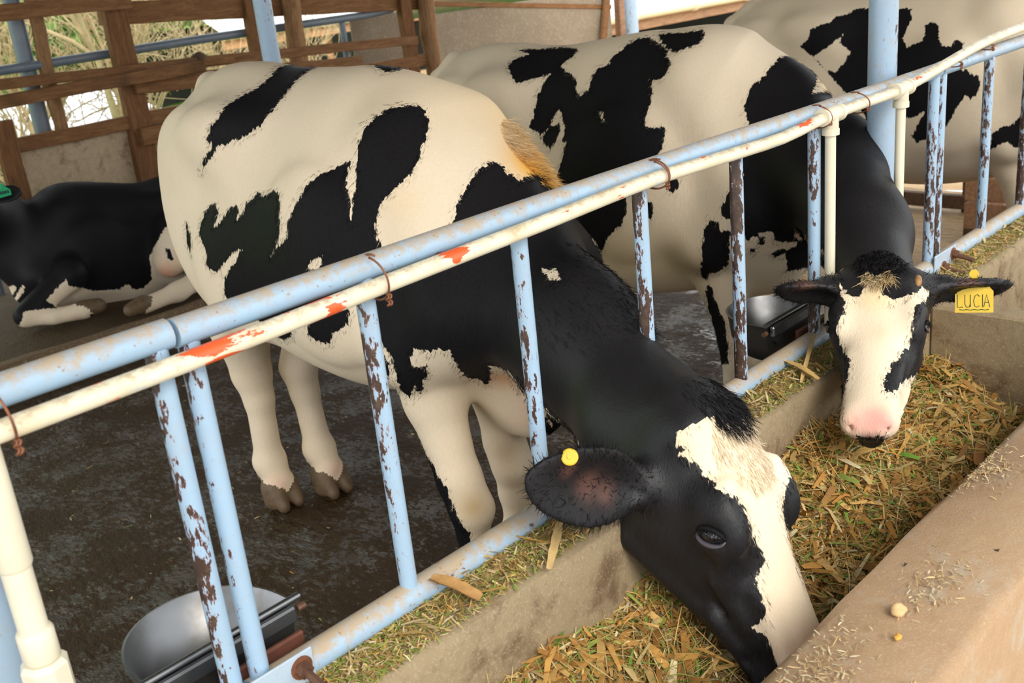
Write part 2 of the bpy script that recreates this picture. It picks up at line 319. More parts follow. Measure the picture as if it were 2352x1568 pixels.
COAT={}
COAT['1']=dict(dirs={'body': (1.6, 2.05, -0.55), 'head': (1.34, 0.87, -0.95)},
 polys=[('body',1,[(633,1715),(599,1736),(553,1737),(515,1723),(490,1694),(462,1670),(417,1652),(378,1633),(355,1600),(335,1581),(315,1553),(326,1540),(326,1530),(301,1508),(274,1484),(295,1491),(324,1512),(340,1534),(356,1535),(365,1532),(402,1543),(431,1551),(465,1566),(486,1586),(513,1611),(537,1636),(557,1657),(586,1681),(619,1701)]),
 ('body',1,[(743,1696),(748,1690),(757,1659),(778,1636),(799,1636),(825,1642),(813,1661),(802,1682),(782,1691),(764,1700)]),
 ('body',1,[(240,1319),(254,1350),(272,1377),(292,1391),(311,1396),(311,1366),(296,1336),(323,1348),(337,1369),(356,1377),(374,1380),(376,1361),(368,1345),(388,1360),(398,1382),(420,1390),(437,1404),(448,1395),(465,1395),(481,1400),(497,1395),(497,1371),(489,1331),(485,1303),(472,1274),(450,1247),(472,1268),(502,1288),(507,1310),(521,1343),(535,1360),(556,1386),(574,1406),(589,1415),(601,1423),(626,1425),(651,1433),(675,1439),(663,1415),(654,1392),(657,1368),(656,1344),(654,1312),(660,1334),(668,1362),(674,1389),(679,1408),(684,1436),(690,1464),(698,1483),(715,1508),(737,1525),(767,1537),(792,1543),(813,1543),(845,1534),(852,1507),(845,1477),(832,1449),(821,1428),(799,1394),(766,1370),(739,1351),(717,1325),(706,1291),(706,1263),(715,1238),(738,1207),(768,1173),(789,1189),(810,1205),(826,1226),(843,1246),(871,1289),(879,1315),(900,1340),(924,1366),(946,1386),(972,1396),(991,1388),(1000,1365),(1022,1351),(1051,1355),(1087,1365),(1078,1333),(1135,1328),(1161,1323),(1184,1317),(1209,1292),(1226,1266),(1242,1241),(1265,1215),(1197,1209),(1201,1189),(1214,1167),(1229,1145),(1241,1123),(1244,1104),(1261,1080),(1263,1062),(1264,1045),(1266,1029),(1270,1018),(1266,1012),(1285,993),(1296,979),(1317,959),(1338,940),(1353,924),(1355,898),(1345,880),(1337,861),(1341,833),(1333,815),(1328,794),(1313,782),(1305,765),(1298,747),(1291,729),(1265,737),(1228,758),(1208,760),(1189,762),(1171,762),(1156,758),(1140,754),(1125,750),(1108,746),(1088,747),(1072,742),(1057,734),(1011,779),(1006,800),(1003,815),(995,839),(990,858),(979,888),(971,911),(1017,852),(1020,831),(1046,769),(1023,816),(973,893),(985,867),(942,948),(935,956),(906,964),(913,933),(905,904),(883,923),(860,928),(841,957),(829,992),(820,1012),(797,1018),(780,1009),(752,1024),(740,1003),(742,977),(773,977),(773,955),(760,939),(755,904),(744,910),(742,936),(726,888),(707,917),(705,959),(699,999),(682,1039),(667,1082),(662,1113),(657,1143),(628,1135),(619,1120),(619,1103),(609,1077),(570,1058),(561,1036),(542,1034),(512,1057),(515,1075),(527,1100),(503,1108),(474,1089),(460,1044),(443,1033),(422,1034),(410,1060),(381,1080),(337,1110),(292,1151),(300,1198),(312,1226),(285,1221),(261,1225),(251,1245),(259,1269),(250,1300)]),
 ('body',-1,[(282,1216),(296,1228),(307,1239),(331,1255),(359,1273),(367,1270),(347,1244),(325,1231),(313,1216),(301,1201)]),
 ('body',-1,[(539,1222),(547,1206),(562,1212),(577,1216),(580,1240),(554,1233)]),
 ('body',-1,[(1021,1168),(1030,1165),(1043,1168),(1047,1157),(1049,1147),(1032,1146),(1027,1157)]),
 ('body',1,[(198,1360),(201,1341),(202,1322),(204,1298),(191,1272),(187,1287),(185,1305),(186,1323),(192,1342)]),
 ('body',1,[(706,822),(714,809),(723,793),(731,781),(737,763),(742,755),(748,741),(754,729),(761,710),(769,692),(777,675),(785,659),(786,639),(787,619),(795,602),(803,584),(813,563),(822,542),(823,520),(823,502),(823,485),(824,466),(804,462),(784,455),(780,477),(776,500),(772,516),(768,532),(764,553),(760,580),(757,591),(753,612),(750,617),(745,636),(741,647),(737,666),(732,681),(728,690),(723,714),(719,724),(714,739),(710,757),(706,772),(701,783),(704,802)]),
 ('body',1,[(681,1007),(693,989),(688,970),(682,948),(678,971),(679,990)]),
 ('head',-1,[(925,1221),(913,1210),(902,1192),(883,1176),(870,1157),(877,1151),(894,1147),(880,1139),(898,1129),(911,1122),(921,1104),(939,1087),(954,1074),(973,1066),(982,1051),(990,1032),(995,1015),(998,995),(1010,979),(1013,969),(1004,950),(1000,937),(1001,922),(1009,906),(1012,886),(1007,868),(989,858),(1001,850),(1013,841),(1017,828),(1021,814),(1033,796),(1041,777),(1049,758),(1056,741),(1064,722),(1087,723),(1112,719),(1140,711),(1144,731),(1149,749),(1153,769),(1156,790),(1158,812),(1148,830),(1140,846),(1129,864),(1120,881),(1106,900),(1096,916),(1086,933),(1078,957),(1070,982),(1061,1007),(1050,1033),(1048,1066),(1058,1090),(1066,1112),(1062,1134),(1051,1156),(1037,1174),(1012,1205),(987,1223),(971,1202),(957,1200),(946,1181),(939,1204)])],
 tints=[(1.832, 0.526, 1.113, 0.095, (0.9, 0.48, 0.09), 1.2), (1.704, 0.446, 1.103, 0.075, (0.88, 0.46, 0.08), 1.2), (1.778, 0.567, 1.172, 0.1, (0.86, 0.6, 0.3), 0.8), (1.673, 0.617, 1.273, 0.12, (0.84, 0.64, 0.4), 0.6), (1.593, 0.685, 1.299, 0.1, (0.82, 0.66, 0.45), 0.5), (1.486, 0.859, 1.265, 0.1, (0.82, 0.68, 0.48), 0.35), (1.416, 0.572, 1.08, 0.05, (0.82, 0.6, 0.34), 0.4), (1.524, 0.437, 0.666, 0.05, (0.8, 0.42, 0.2), 0.8), (1.593, 0.406, 0.561, 0.07, (0.86, 0.55, 0.38), 0.6), (1.536, 0.512, 0.614, 0.06, (0.75, 0.55, 0.35), 0.35), (1.445, 0.497, 0.358, 0.035, (0.45, 0.3, 0.13), 0.8), (1.634, 0.557, 0.403, 0.03, (0.5, 0.36, 0.18), 0.45), (1.533, 1.486, 0.094, 0.03, (0.75, 0.4, 0.32), 0.5), (1.699, 1.414, 0.094, 0.03, (0.75, 0.4, 0.32), 0.5), (1.534, 1.486, 0.473, 0.06, (0.62, 0.5, 0.35), 0.5), (1.675, 1.468, 0.369, 0.06, (0.62, 0.5, 0.35), 0.5), (1.144, -0.134, 0.731, 0.03, (0.42, 0.17, 0.1), 1.0), (1.169, -0.145, 0.715, 0.022, (0.5, 0.22, 0.14), 1.0), (1.317, -0.231, 0.803, 0.05, (0.86, 0.68, 0.42), 0.7), (1.33, -0.303, 0.704, 0.05, (0.85, 0.7, 0.46), 0.6), (1.331, -0.334, 0.64, 0.04, (0.85, 0.7, 0.46), 0.4), (1.294, -0.424, 0.427, 0.05, (0.8, 0.56, 0.42), 0.8)])
COAT['2']=dict(dirs={'body': (2.6, 1.9, -0.6), 'head': (2.2, 1.0, -0.95)},
 polys=[('body',1,[(458,1782),(524,1776),(576,1771),(626,1767),(674,1752),(680,1741),(667,1726),(640,1712),(626,1697),(650,1671),(668,1656),(678,1637),(675,1622),(684,1590),(701,1606),(719,1607),(728,1643),(745,1670),(783,1680),(788,1696),(821,1716),(845,1735),(878,1749),(910,1748),(932,1724),(947,1712),(961,1689),(957,1677),(967,1655),(954,1626),(934,1609),(912,1613),(907,1602),(911,1571),(901,1538),(888,1513),(883,1479),(913,1472),(943,1478),(938,1441),(928,1412),(908,1378),(888,1343),(862,1319),(834,1295),(817,1274),(814,1233),(796,1194),(751,1158),(730,1112),(712,1102),(659,1102),(604,1104),(586,1141),(568,1178),(548,1214),(528,1251),(556,1292),(582,1333),(613,1380),(625,1418),(635,1455),(623,1460),(633,1500),(629,1521),(616,1563),(593,1533),(578,1505),(550,1487),(533,1501),(510,1516),(525,1548),(540,1609),(564,1648),(592,1679),(561,1674),(526,1665),(483,1656),(460,1680),(435,1726),(453,1745),(508,1760)]),
 ('body',1,[(551,1475),(565,1493),(580,1511),(615,1514),(619,1493),(603,1460),(578,1440),(564,1457)]),
 ('body',-1,[(746,1540),(759,1534),(768,1504),(758,1509)]),
 ('body',1,[(933,1753),(953,1752),(972,1750),(991,1747),(1009,1745),(1028,1745),(1046,1743),(1064,1742),(1070,1726),(1046,1698),(1030,1695),(1013,1692),(996,1687),(979,1685),(961,1699),(948,1724)]),
 ('body',1,[(1161,1509),(1174,1543),(1190,1568),(1214,1582),(1246,1620),(1271,1641),(1328,1645),(1356,1613),(1376,1588),(1360,1554),(1340,1530),(1370,1533),(1406,1537),(1429,1539),(1436,1504),(1469,1475),(1484,1449),(1499,1423),(1522,1397),(1536,1372),(1550,1346),(1562,1322),(1551,1297),(1544,1273),(1561,1245),(1577,1217),(1588,1190),(1597,1164),(1562,1156),(1553,1129),(1562,1094),(1551,1069),(1566,1029),(1567,997),(1538,1000),(1495,1011),(1443,1031),(1418,1031),(1394,1031),(1367,1032),(1344,1031),(1318,1032),(1291,1032),(1269,1028),(1277,1046),(1265,1083),(1269,1105),(1297,1110),(1288,1138),(1281,1166),(1310,1132),(1285,1127),(1250,1130),(1233,1136),(1219,1163),(1198,1165),(1182,1154),(1154,1141),(1141,1164),(1106,1152),(1106,1110),(1106,1066),(1080,1047),(1049,1038),(1040,1014),(1026,1039),(1029,1083),(1032,1122),(1038,1176),(1057,1204),(1077,1195),(1080,1170),(1112,1170),(1136,1201),(1097,1205),(1086,1222),(1089,1244),(1106,1275),(1133,1291),(1147,1326),(1148,1383),(1187,1415),(1169,1462)]),
 ('body',1,[(1046,999),(1057,989),(1061,956),(1078,926),(1084,903),(1090,882),(1092,862),(1095,842),(1102,815),(1100,794),(1097,773),(1095,751),(1078,741),(1073,765),(1070,783),(1066,804),(1063,823),(1060,843),(1056,868),(1051,893),(1048,914),(1045,937),(1041,959),(1038,980)]),
 ('body',1,[(941,1320),(973,1327),(974,1306),(961,1285),(941,1287)]),
 ('body',1,[(874,1265),(894,1256),(899,1234),(888,1211),(873,1209),(873,1227),(874,1246)]),
 ('body',1,[(1185,1148),(1196,1152),(1204,1138),(1196,1125),(1187,1134)]),
 ('body',1,[(1224,1094),(1246,1107),(1268,1111),(1265,1099),(1238,1082)]),
 ('body',1,[(1162,1116),(1177,1119),(1179,1102),(1165,1103)]),
 ('head',-1,[(945,1430),(955,1413),(973,1398),(989,1395),(997,1416),(1009,1426),(1028,1425),(1038,1402),(1057,1385),(1075,1392),(1099,1403),(1118,1418),(1131,1410),(1122,1386),(1103,1374),(1100,1342),(1098,1316),(1092,1291),(1077,1271),(1062,1256),(1048,1233),(1045,1212),(1052,1194),(1069,1201),(1087,1221),(1116,1230),(1114,1205),(1114,1180),(1114,1155),(1113,1132),(1113,1110),(1114,1084),(1083,1084),(1053,1075),(1023,1070),(993,1076),(965,1088),(964,1114),(963,1140),(962,1165),(968,1197),(974,1228),(976,1247),(975,1262),(957,1285),(948,1314),(950,1337),(959,1360),(961,1384),(950,1402)]),
 ('head',1,[(996,1108),(1009,1106),(1023,1105),(1037,1110),(1051,1115),(1053,1096),(1055,1078),(1056,1063),(1044,1062),(1031,1062),(1019,1062),(1006,1061),(994,1060),(994,1075),(995,1092)])],
 tints=[(2.496, 0.81, 0.631, 0.12, (0.82, 0.62, 0.34), 0.7), (2.506, 0.637, 0.636, 0.1, (0.82, 0.62, 0.34), 0.6), (2.485, 0.56, 0.651, 0.06, (0.55, 0.42, 0.25), 0.6), (2.804, 0.295, 1.12, 0.05, (0.86, 0.66, 0.32), 0.9), (2.586, 0.278, 0.747, 0.05, (0.82, 0.48, 0.32), 0.6), (2.056, -0.189, 0.785, 0.035, (0.86, 0.66, 0.36), 0.8), (1.997, -0.227, 0.741, 0.03, (0.62, 0.46, 0.28), 0.4), (1.826, -0.293, 0.578, 0.024, (0.06, 0.045, 0.04), 1.0), (1.825, -0.293, 0.619, 0.03, (0.85, 0.42, 0.34), 1.2), (1.816, -0.266, 0.612, 0.02, (0.85, 0.42, 0.34), 1.0), (1.837, -0.319, 0.618, 0.02, (0.8, 0.4, 0.34), 1.0)])
COAT['3']=dict(dirs={'body': (4.4, 1.9, -0.7)},
 polys=[('body',1,[(589,1689),(620,1709),(636,1753),(670,1766),(711,1770),(736,1798),(780,1800),(811,1821),(873,1822),(926,1815),(978,1807),(1029,1800),(1033,1769),(1021,1726),(1002,1683),(1019,1644),(1034,1654),(1075,1671),(1084,1697),(1083,1730),(1108,1739),(1132,1724),(1134,1670),(1151,1642),(1180,1639),(1199,1664),(1224,1647),(1221,1626),(1240,1585),(1227,1565),(1212,1540),(1241,1553),(1257,1521),(1277,1525),(1284,1498),(1279,1463),(1256,1435),(1236,1456),(1217,1424),(1196,1382),(1176,1341),(1127,1300),(1066,1273),(1047,1301),(1073,1356),(1093,1397),(1053,1377),(1021,1373),(998,1351),(940,1350),(881,1349),(870,1378),(841,1419),(795,1472),(749,1525),(695,1585),(659,1621),(641,1646)]),
 ('body',-1,[(646,1640),(676,1657),(705,1674),(740,1705),(767,1726),(755,1688),(779,1667),(803,1646),(789,1627),(776,1608),(759,1589),(742,1571),(701,1584),(678,1613)]),
 ('body',1,[(1334,1240),(1334,1272),(1336,1304),(1367,1329),(1388,1334),(1409,1339),(1425,1361),(1441,1383),(1463,1393),(1485,1403),(1506,1414),(1514,1393),(1522,1372),(1530,1351),(1539,1329),(1549,1308),(1559,1286),(1571,1263),(1584,1240),(1561,1243),(1538,1245),(1516,1248),(1492,1250),(1470,1252),(1448,1255),(1414,1249),(1389,1276),(1370,1264),(1352,1253)])],
 tints=[(4.207, 0.486, 0.636, 0.15, (0.6, 0.48, 0.36), 0.6), (4.237, 0.637, 0.568, 0.12, (0.55, 0.45, 0.35), 0.7)])
COAT['4']=dict(dirs={'body': (2.4, 5.1, -1.2)},
 polys=[('body',-1,[(723,1407),(660,1363),(600,1294),(556,1232),(555,1176),(547,1117),(492,1082),(448,1092),(434,1125),(387,1105),(324,1113),(262,1121),(216,1148),(168,1172),(167,1207),(101,1161),(55,1124),(127,1047),(190,1033),(251,1017),(314,1001),(327,883),(388,873),(449,863),(511,853),(573,843),(636,833),(699,823),(763,813),(795,879),(817,956),(856,1014),(889,1080),(922,1146),(909,1224),(900,1302),(894,1381),(786,1420)]),
 ('body',-1,[(-48,1091),(-13,1089),(21,1087),(56,1086),(85,1081),(112,1076),(142,1072),(171,1067),(199,1063),(228,1058),(233,1023),(236,986),(241,951),(244,912),(217,917),(189,922),(169,935),(141,939),(112,942),(85,947),(57,951),(29,954),(0,958),(-28,962),(-52,968),(-81,972),(-106,978),(-132,983),(-144,1009),(-152,1036),(-165,1062),(-143,1110),(-114,1131),(-114,1144),(-78,1179),(-45,1212),(-33,1206),(-46,1179),(-75,1156),(-105,1132),(-104,1118),(-126,1097),(-124,1050),(-90,1030),(-65,1055)]),
 ('body',1,[(639,1273),(661,1258),(672,1212),(665,1195),(644,1217)]),
 ('body',-1,[(-243,1192),(-200,1197),(-160,1202),(-128,1210),(-88,1219),(-70,1205),(-107,1176),(-135,1147),(-136,1145),(-165,1136),(-195,1127),(-258,1109),(-249,1151)])],
 tints=[(2.446, 3.729, 0.221, 0.07, (0.72, 0.36, 0.22), 1.0), (1.957, 3.746, 0.128, 0.03, (0.45, 0.3, 0.2), 0.6)])
# ---------------------------------------------------------------- mesh helpers
COL = scn.collection; ORG = {}
def tag(o, label=None, cat=None, group=None, kind=None):
    if label: o['label'] = label
    if cat: o['category'] = cat
    if group: o['group'] = group
    if kind: o['kind'] = kind
    return o
def empty(name, loc, label, cat, group=None, kind=None):
    o = bpy.data.objects.new(name, None); COL.objects.link(o); o.location = loc; o.empty_display_size = .05
    ORG[o] = np.array(loc, float); return tag(o, label, cat, group, kind)
def obj(name, vf, mat, parent=None, smooth=False, cols=None, sharp=None):
    """one mesh object from world-space vertices; a child shares its parent's origin"""
    Vt, Fc = vf; Vt = np.asarray(Vt, float)
    org = ORG[parent] if parent is not None else np.array([(Vt[:, 0].min() + Vt[:, 0].max()) / 2, (Vt[:, 1].min() + Vt[:, 1].max()) / 2, Vt[:, 2].min()])
    me = bpy.data.meshes.new(name); loc = (Vt - org).astype(np.float32)
    if isinstance(Fc, np.ndarray):
        n = len(Fc); k = Fc.shape[1]
        me.vertices.add(len(loc)); me.vertices.foreach_set('co', loc.ravel())
        me.loops.add(n * k); me.loops.foreach_set('vertex_index', Fc.astype(np.int32).ravel())
        me.polygons.add(n); me.polygons.foreach_set('loop_start', np.arange(0, n * k, k, dtype=np.int32))
        me.update(calc_edges=True)
    else:
        me.from_pydata(loc.tolist(), [], Fc); me.update()
    if smooth: me.polygons.foreach_set('use_smooth', np.ones(len(me.polygons), bool))
    if smooth and sharp: me.set_sharp_from_angle(angle=math.radians(sharp))
    if cols is not None:
        a = me.color_attributes.new('tint', 'FLOAT_COLOR', 'POINT')
        a.data.foreach_set('color', np.concatenate([cols, np.ones((len(cols), 1))], 1).astype(np.float32).ravel())
    me.materials.append(mat)
    o = bpy.data.objects.new(name, me); COL.objects.link(o)
    if parent is not None: o.parent = parent
    else: o.location = org
    ORG[o] = org; return o
def join(*vfs):
    Vs, Fs, n = [], [], 0
    for v, f in vfs:
        Vs.append(np.asarray(v, float)); Fs += [tuple(i + n for i in q) for q in f]; n += len(v)
    return np.concatenate(Vs), Fs
def box(x0, x1, y0, y1, z0, z1, b=0.0):
    """box with chamfered edges"""
    if b <= 0:
        v = [(x, y, z) for x in (x0, x1) for y in (y0, y1) for z in (z0, z1)]
        return v, [(0, 1, 3, 2), (4, 6, 7, 5), (0, 4, 5, 1), (2, 3, 7, 6), (0, 2, 6, 4), (1, 5, 7, 3)]
    v, idx = [], {}
    for i, x in enumerate((x0, x1)):
        for j, y in enumerate((y0, y1)):
            for k, z in enumerate((z0, z1)):
                sx, sy, sz = (b, -b)[i], (b, -b)[j], (b, -b)[k]
                for a, p in enumerate(((x, y + sy, z + sz), (x + sx, y, z + sz), (x + sx, y + sy, z))):
                    idx[i, j, k, a] = len(v); v.append(p)
    f = []
    for i in (0, 1):
        q = [idx[i, 0, 0, 0], idx[i, 1, 0, 0], idx[i, 1, 1, 0], idx[i, 0, 1, 0]]; f.append(q if i else q[::-1])
        q = [idx[0, i, 0, 1], idx[0, i, 1, 1], idx[1, i, 1, 1], idx[1, i, 0, 1]]; f.append(q if i else q[::-1])
        q = [idx[0, 0, i, 2], idx[1, 0, i, 2], idx[1, 1, i, 2], idx[0, 1, i, 2]]; f.append(q if i else q[::-1])
    for i in (0, 1):
        for j in (0, 1):
            q = [idx[i, j, 0, 0], idx[i, j, 1, 0], idx[i, j, 1, 1], idx[i, j, 0, 1]]; f.append(q if i == j else q[::-1])
            q = [idx[i, 0, j, 0], idx[i, 0, j, 2], idx[i, 1, j, 2], idx[i, 1, j, 0]]; f.append(q if i == j else q[::-1])
            q = [idx[0, i, j, 1], idx[1, i, j, 1], idx[1, i, j, 2], idx[0, i, j, 2]]; f.append(q if i == j else q[::-1])
    for i in (0, 1):
        for j in (0, 1):
            for k in (0, 1):
                q = [idx[i, j, k, a] for a in (0, 1, 2)]; f.append(q if (i + j + k) % 2 else q[::-1])
    return v, [tuple(q) for q in f]
def tube(path, r, n=14, cap=True, taper=None):
    """round bar swept along a polyline"""
    P = np.array(path, float); m = len(P); T = np.gradient(P, axis=0); T /= np.linalg.norm(T, axis=1, keepdims=True)
    rr = np.broadcast_to(np.array(r, float), (m,)) if taper is None else np.array(taper, float)
    u = np.cross(T[0], (0, 0, 1.0)); u = u if np.linalg.norm(u) > .1 else np.cross(T[0], (0, 1.0, 0)); u /= np.linalg.norm(u)
    v = []
    for i in range(m):
        u = u - T[i] * (u @ T[i]); u /= np.linalg.norm(u); w = np.cross(T[i], u)
        for k in range(n):
            a = 2 * math.pi * k / n; v.append(P[i] + rr[i] * (math.cos(a) * u + math.sin(a) * w))
    f = [(i * n + k, i * n + (k + 1) % n, (i + 1) * n + (k + 1) % n, (i + 1) * n + k) for i in range(m - 1) for k in range(n)]
    if cap: f += [tuple(range(n))[::-1], tuple((m - 1) * n + k for k in range(n))]
    return np.array(v), f
def beam(a, b, w, h, up=(0, 0, 1), wob=.0, seg=6, rnd=None):
    """sawn timber from a to b, slightly uneven"""
    a = np.array(a, float); b = np.array(b, float); d = b - a; L = np.linalg.norm(d); d /= L; s = np.cross(d, up); s /= np.linalg.norm(s); t = np.cross(s, d)
    rnd = rnd or random; v = []; c = .12
    prof = [(-1, -1 + c), (-1, 1 - c), (-1 + c, 1), (1 - c, 1), (1, 1 - c), (1, -1 + c), (1 - c, -1), (-1 + c, -1)]
    for i in range(seg + 1):
        p = a + d * L * i / seg; o1 = rnd.uniform(-wob, wob); o2 = rnd.uniform(-wob, wob); k = 1 + rnd.uniform(-wob, wob) * 3
        v += [p + s * (x * w / 2 * k + o1) + t * (y * h / 2 * k + o2) for x, y in prof]
    f = [(i * 8 + k, i * 8 + (k + 1) % 8, (i + 1) * 8 + (k + 1) % 8, (i + 1) * 8 + k) for i in range(seg) for k in range(8)]
    return np.array(v), f + [tuple(range(8))[::-1], tuple(seg * 8 + k for k in range(8))]
def sphere(c, r, n=14, m=9, ax=None):
    r = np.broadcast_to(np.array(r, float), (3,)); v = []; ax = np.eye(3) if ax is None else np.array(ax)
    for i in range(m + 1):
        th = math.pi * i / m
        for k in range(n):
            ph = 2 * math.pi * k / n; q = np.array([math.sin(th) * math.cos(ph), math.sin(th) * math.sin(ph), math.cos(th)]) * r
            v.append(np.array(c) + q @ ax)
    return np.array(v), [(i * n + k, (i + 1) * n + k, (i + 1) * n + (k + 1) % n, i * n + (k + 1) % n) for i in range(m) for k in range(n)]
def lathe(c, prof, n=24, a0=0, a1=2 * math.pi, ax=None):
    """profile (radius, height) turned about the vertical through c"""
    full = abs(a1 - a0 - 2 * math.pi) < 1e-6; m = n if full else n + 1; v = []
    for r, z in prof:
        for k in range(m):
            a = a0 + (a1 - a0) * k / n; v.append((c[0] + r * math.cos(a), c[1] + r * math.sin(a), c[2] + z))
    f = [(i * m + k, i * m + (k + 1) % m, (i + 1) * m + (k + 1) % m, (i + 1) * m + k) for i in range(len(prof) - 1) for k in range(n)]
    return np.array(v), f

# ---------------------------------------------------------------- material helpers
class Mat:
    def __init__(s, name, col=(.5, .5, .5), rough=.6, metal=0.0, spec=.5):
        s.m = bpy.data.materials.new(name); s.m.use_nodes = True; s.t = s.m.node_tree; s.b = s.t.nodes['Principled BSDF']
        s.set('Base Color', (*col, 1)); s.set('Roughness', rough); s.set('Metallic', metal); s.set('Specular IOR Level', spec)
        s.tc = s.t.nodes.new('ShaderNodeTexCoord'); s.obj = s.tc.outputs['Object']
        g = s.t.nodes.new('ShaderNodeNewGeometry'); s.pos = g.outputs['Position']; s.nor = g.outputs['Normal']
    def set(s, k, v):
        if isinstance(v, bpy.types.NodeSocket): s.t.links.new(v, s.b.inputs[k])
        else: s.b.inputs[k].default_value = v
    def n(s, typ, ins={}, **kw):
        nd = s.t.nodes.new(typ)
        for k, v in kw.items(): setattr(nd, k, v)
        for k, v in ins.items():
            if isinstance(v, bpy.types.NodeSocket): s.t.links.new(v, nd.inputs[k])
            else: nd.inputs[k].default_value = v
        return nd
    def map(s, vec, sc): return s.n('ShaderNodeMapping', {'Vector': vec, 'Scale': sc}).outputs[0]
    def noise(s, sc, det=4, rough=.55, vec=None, stretch=None, dist=0):
        vec = vec or s.pos
        if stretch: vec = s.map(vec, stretch)
        return s.n('ShaderNodeTexNoise', {'Vector': vec, 'Scale': sc, 'Detail': det, 'Roughness': rough, 'Distortion': dist}).outputs['Fac']
    def ramp(s, fac, *stops):
        r = s.n('ShaderNodeValToRGB', {'Fac': fac}); e = r.color_ramp.elements
        while len(e) < len(stops): e.new(.5)
        for el, (p, c) in zip(e, stops): el.position = p; el.color = (*c, 1) if len(c) == 3 else c
        return r.outputs[0]
    def step(s, fac, a, b): return s.n('ShaderNodeMapRange', {'Value': fac, 'From Min': a, 'From Max': b}, interpolation_type='SMOOTHSTEP').outputs[0]
    def math(s, op, a, b=0.0, c=0.0): return s.n('ShaderNodeMath', {0: a, 1: b, 2: c}, operation=op).outputs[0]
    def mix(s, fac, a, b, mode='MIX'):
        q = lambda v: (*v, 1) if isinstance(v, tuple) and len(v) == 3 else v
        return s.n('ShaderNodeMix', {'Factor': fac, 6: q(a), 7: q(b)}, data_type='RGBA', blend_type=mode).outputs[2]
    def sep(s, v): return s.n('ShaderNodeSeparateXYZ', {0: v}).outputs
    def bump(s, h, strength=.3, dist=.01): s.set('Normal', s.n('ShaderNodeBump', {'Height': h, 'Strength': strength, 'Distance': dist}).outputs[0])
    def attr(s, name): return s.n('ShaderNodeAttribute', attribute_name=name).outputs
def m_paint(name, wear, dust, base=(.34, .49, .64), stretch=(1, 1, .35), ux=0.0):
    M = Mat(name, rough=.42)
    big = M.noise(9, 3, stretch=stretch); fine = M.noise(105, 6, .68, stretch=stretch); z = M.sep(M.nor)
    side = M.math('MULTIPLY', z[0], -ux)
    w = M.math('ADD', M.math('ADD', M.math('MULTIPLY', big, .45), M.math('MULTIPLY', fine, .6)), M.math('ADD', side, wear))
    p = M.mix(M.step(M.noise(5, 3), .35, .7), base, tuple(c * .86 + .05 for c in base))
    p = M.mix(M.step(w, .635, .645), p, (.34, .07, .04)); p = M.mix(M.step(w, .643, .65), p, (.055, .032, .024))
    d = M.math('MULTIPLY', M.step(M.math('ADD', M.noise(42, 7, .78), M.math('MULTIPLY', z[2], .17 * dust)), .46, .78), min(.9, dust * .8))
    p = M.mix(d, p, (.46, .33, .19)); sp = M.step(M.noise(120, 2), .66, .72); p = M.mix(M.math('MULTIPLY', sp, .6 * min(1, dust)), p, (.30, .17, .08))
    M.set('Base Color', p); M.set('Roughness', M.math('ADD', .36, M.math('MULTIPLY', d, .4))); M.bump(M.math('SUBTRACT', M.noise(70, 3), M.math('MULTIPLY', M.step(w, .635, .66), 1.2)), .25, .002)
    return M.m
def m_wood(name, a, b, rough=.75, axis=(1, 8, 8)):
    M = Mat(name, rough=rough, spec=.25); g = M.noise(7, 6, .65, stretch=axis, dist=.6); g2 = M.noise(38, 4, .6, stretch=axis); k = M.noise(2.2, 3)
    c = M.ramp(M.math('ADD', M.math('MULTIPLY', g, .65), M.math('MULTIPLY', g2, .35)), (.30, tuple(x * .45 for x in a)), (.5, a), (.68, b))
    M.set('Base Color', M.mix(M.step(k, .55, .75), c, tuple(x * .4 for x in a))); M.bump(g2, .35, .004); return M.m
def m_concrete(name, a, b, stain, sc=1.0, amt=.5):
    M = Mat(name, rough=.9, spec=.2); n1 = M.noise(6 * sc, 6, .6); n2 = M.noise(70 * sc, 4); n3 = M.noise(2.2 * sc, 5, .65, dist=.4)
    c = M.mix(n1, a, b); c = M.mix(M.math('MULTIPLY', M.step(n3, .50, .70), amt), c, stain); c = M.mix(M.math('MULTIPLY', M.step(n2, .50, .75), .35), c, (.60, .49, .35)); c = M.mix(M.math('MULTIPLY', M.step(M.noise(24 * sc, 6, .75), .52, .70), .35), c, stain)
    M.set('Base Color', c); M.bump(M.math('ADD', M.math('MULTIPLY', n2, .4), n1), .35, .006); return M.m
def m_plain(name, col, rough=.6, metal=0.0, var=.12, sc=12, spec=.5):
    M = Mat(name, col, rough, metal, spec); n = M.noise(sc, 4)
    M.set('Base Color', M.mix(n, tuple(max(0, c * (1 - var * 2)) for c in col), tuple(min(1, c * (1 + var)) for c in col))); return M.m
def m_tint(name, rough=.8, spec=.2, trans=0.0):
    M = Mat(name, rough=rough, spec=spec); a = M.attr('tint')[0]; n = M.noise(90, 3)
    M.set('Base Color', M.mix(n, M.mix(.35, a, (0, 0, 0), 'MIX'), a)); return M.m
MAT = {}
MAT['rail'] = m_paint('dusty_blue_rail_paint', -.02, 1.1, stretch=(.35, 1, 1))
MAT['sill'] = m_paint('worn_blue_sill_paint', .012, 1.5, stretch=(.5, 1, 1))
MAT['bar'] = m_paint('chipped_blue_bar_paint', .035, .25, ux=.06)
MAT['post'] = m_paint('blue_post_paint', .012, .5, base=(.34, .47, .61))
MAT['worn'] = m_paint('flaking_blue_bar_paint', .055, .25, ux=.09)
MAT['plate'] = m_paint('grey_blue_plate_paint', .0, .5, base=(.42, .52, .62))
MAT['steelpost'] = m_paint('dark_blue_steel', -.05, .35, base=(.12, .16, .20))
M = Mat('cream_pipe_plastic', rough=.38)
p_ = M.sep(M.pos); c_ = M.mix(M.step(M.noise(14, 4), .45, .75), (.80, .73, .55), (.72, .62, .42))
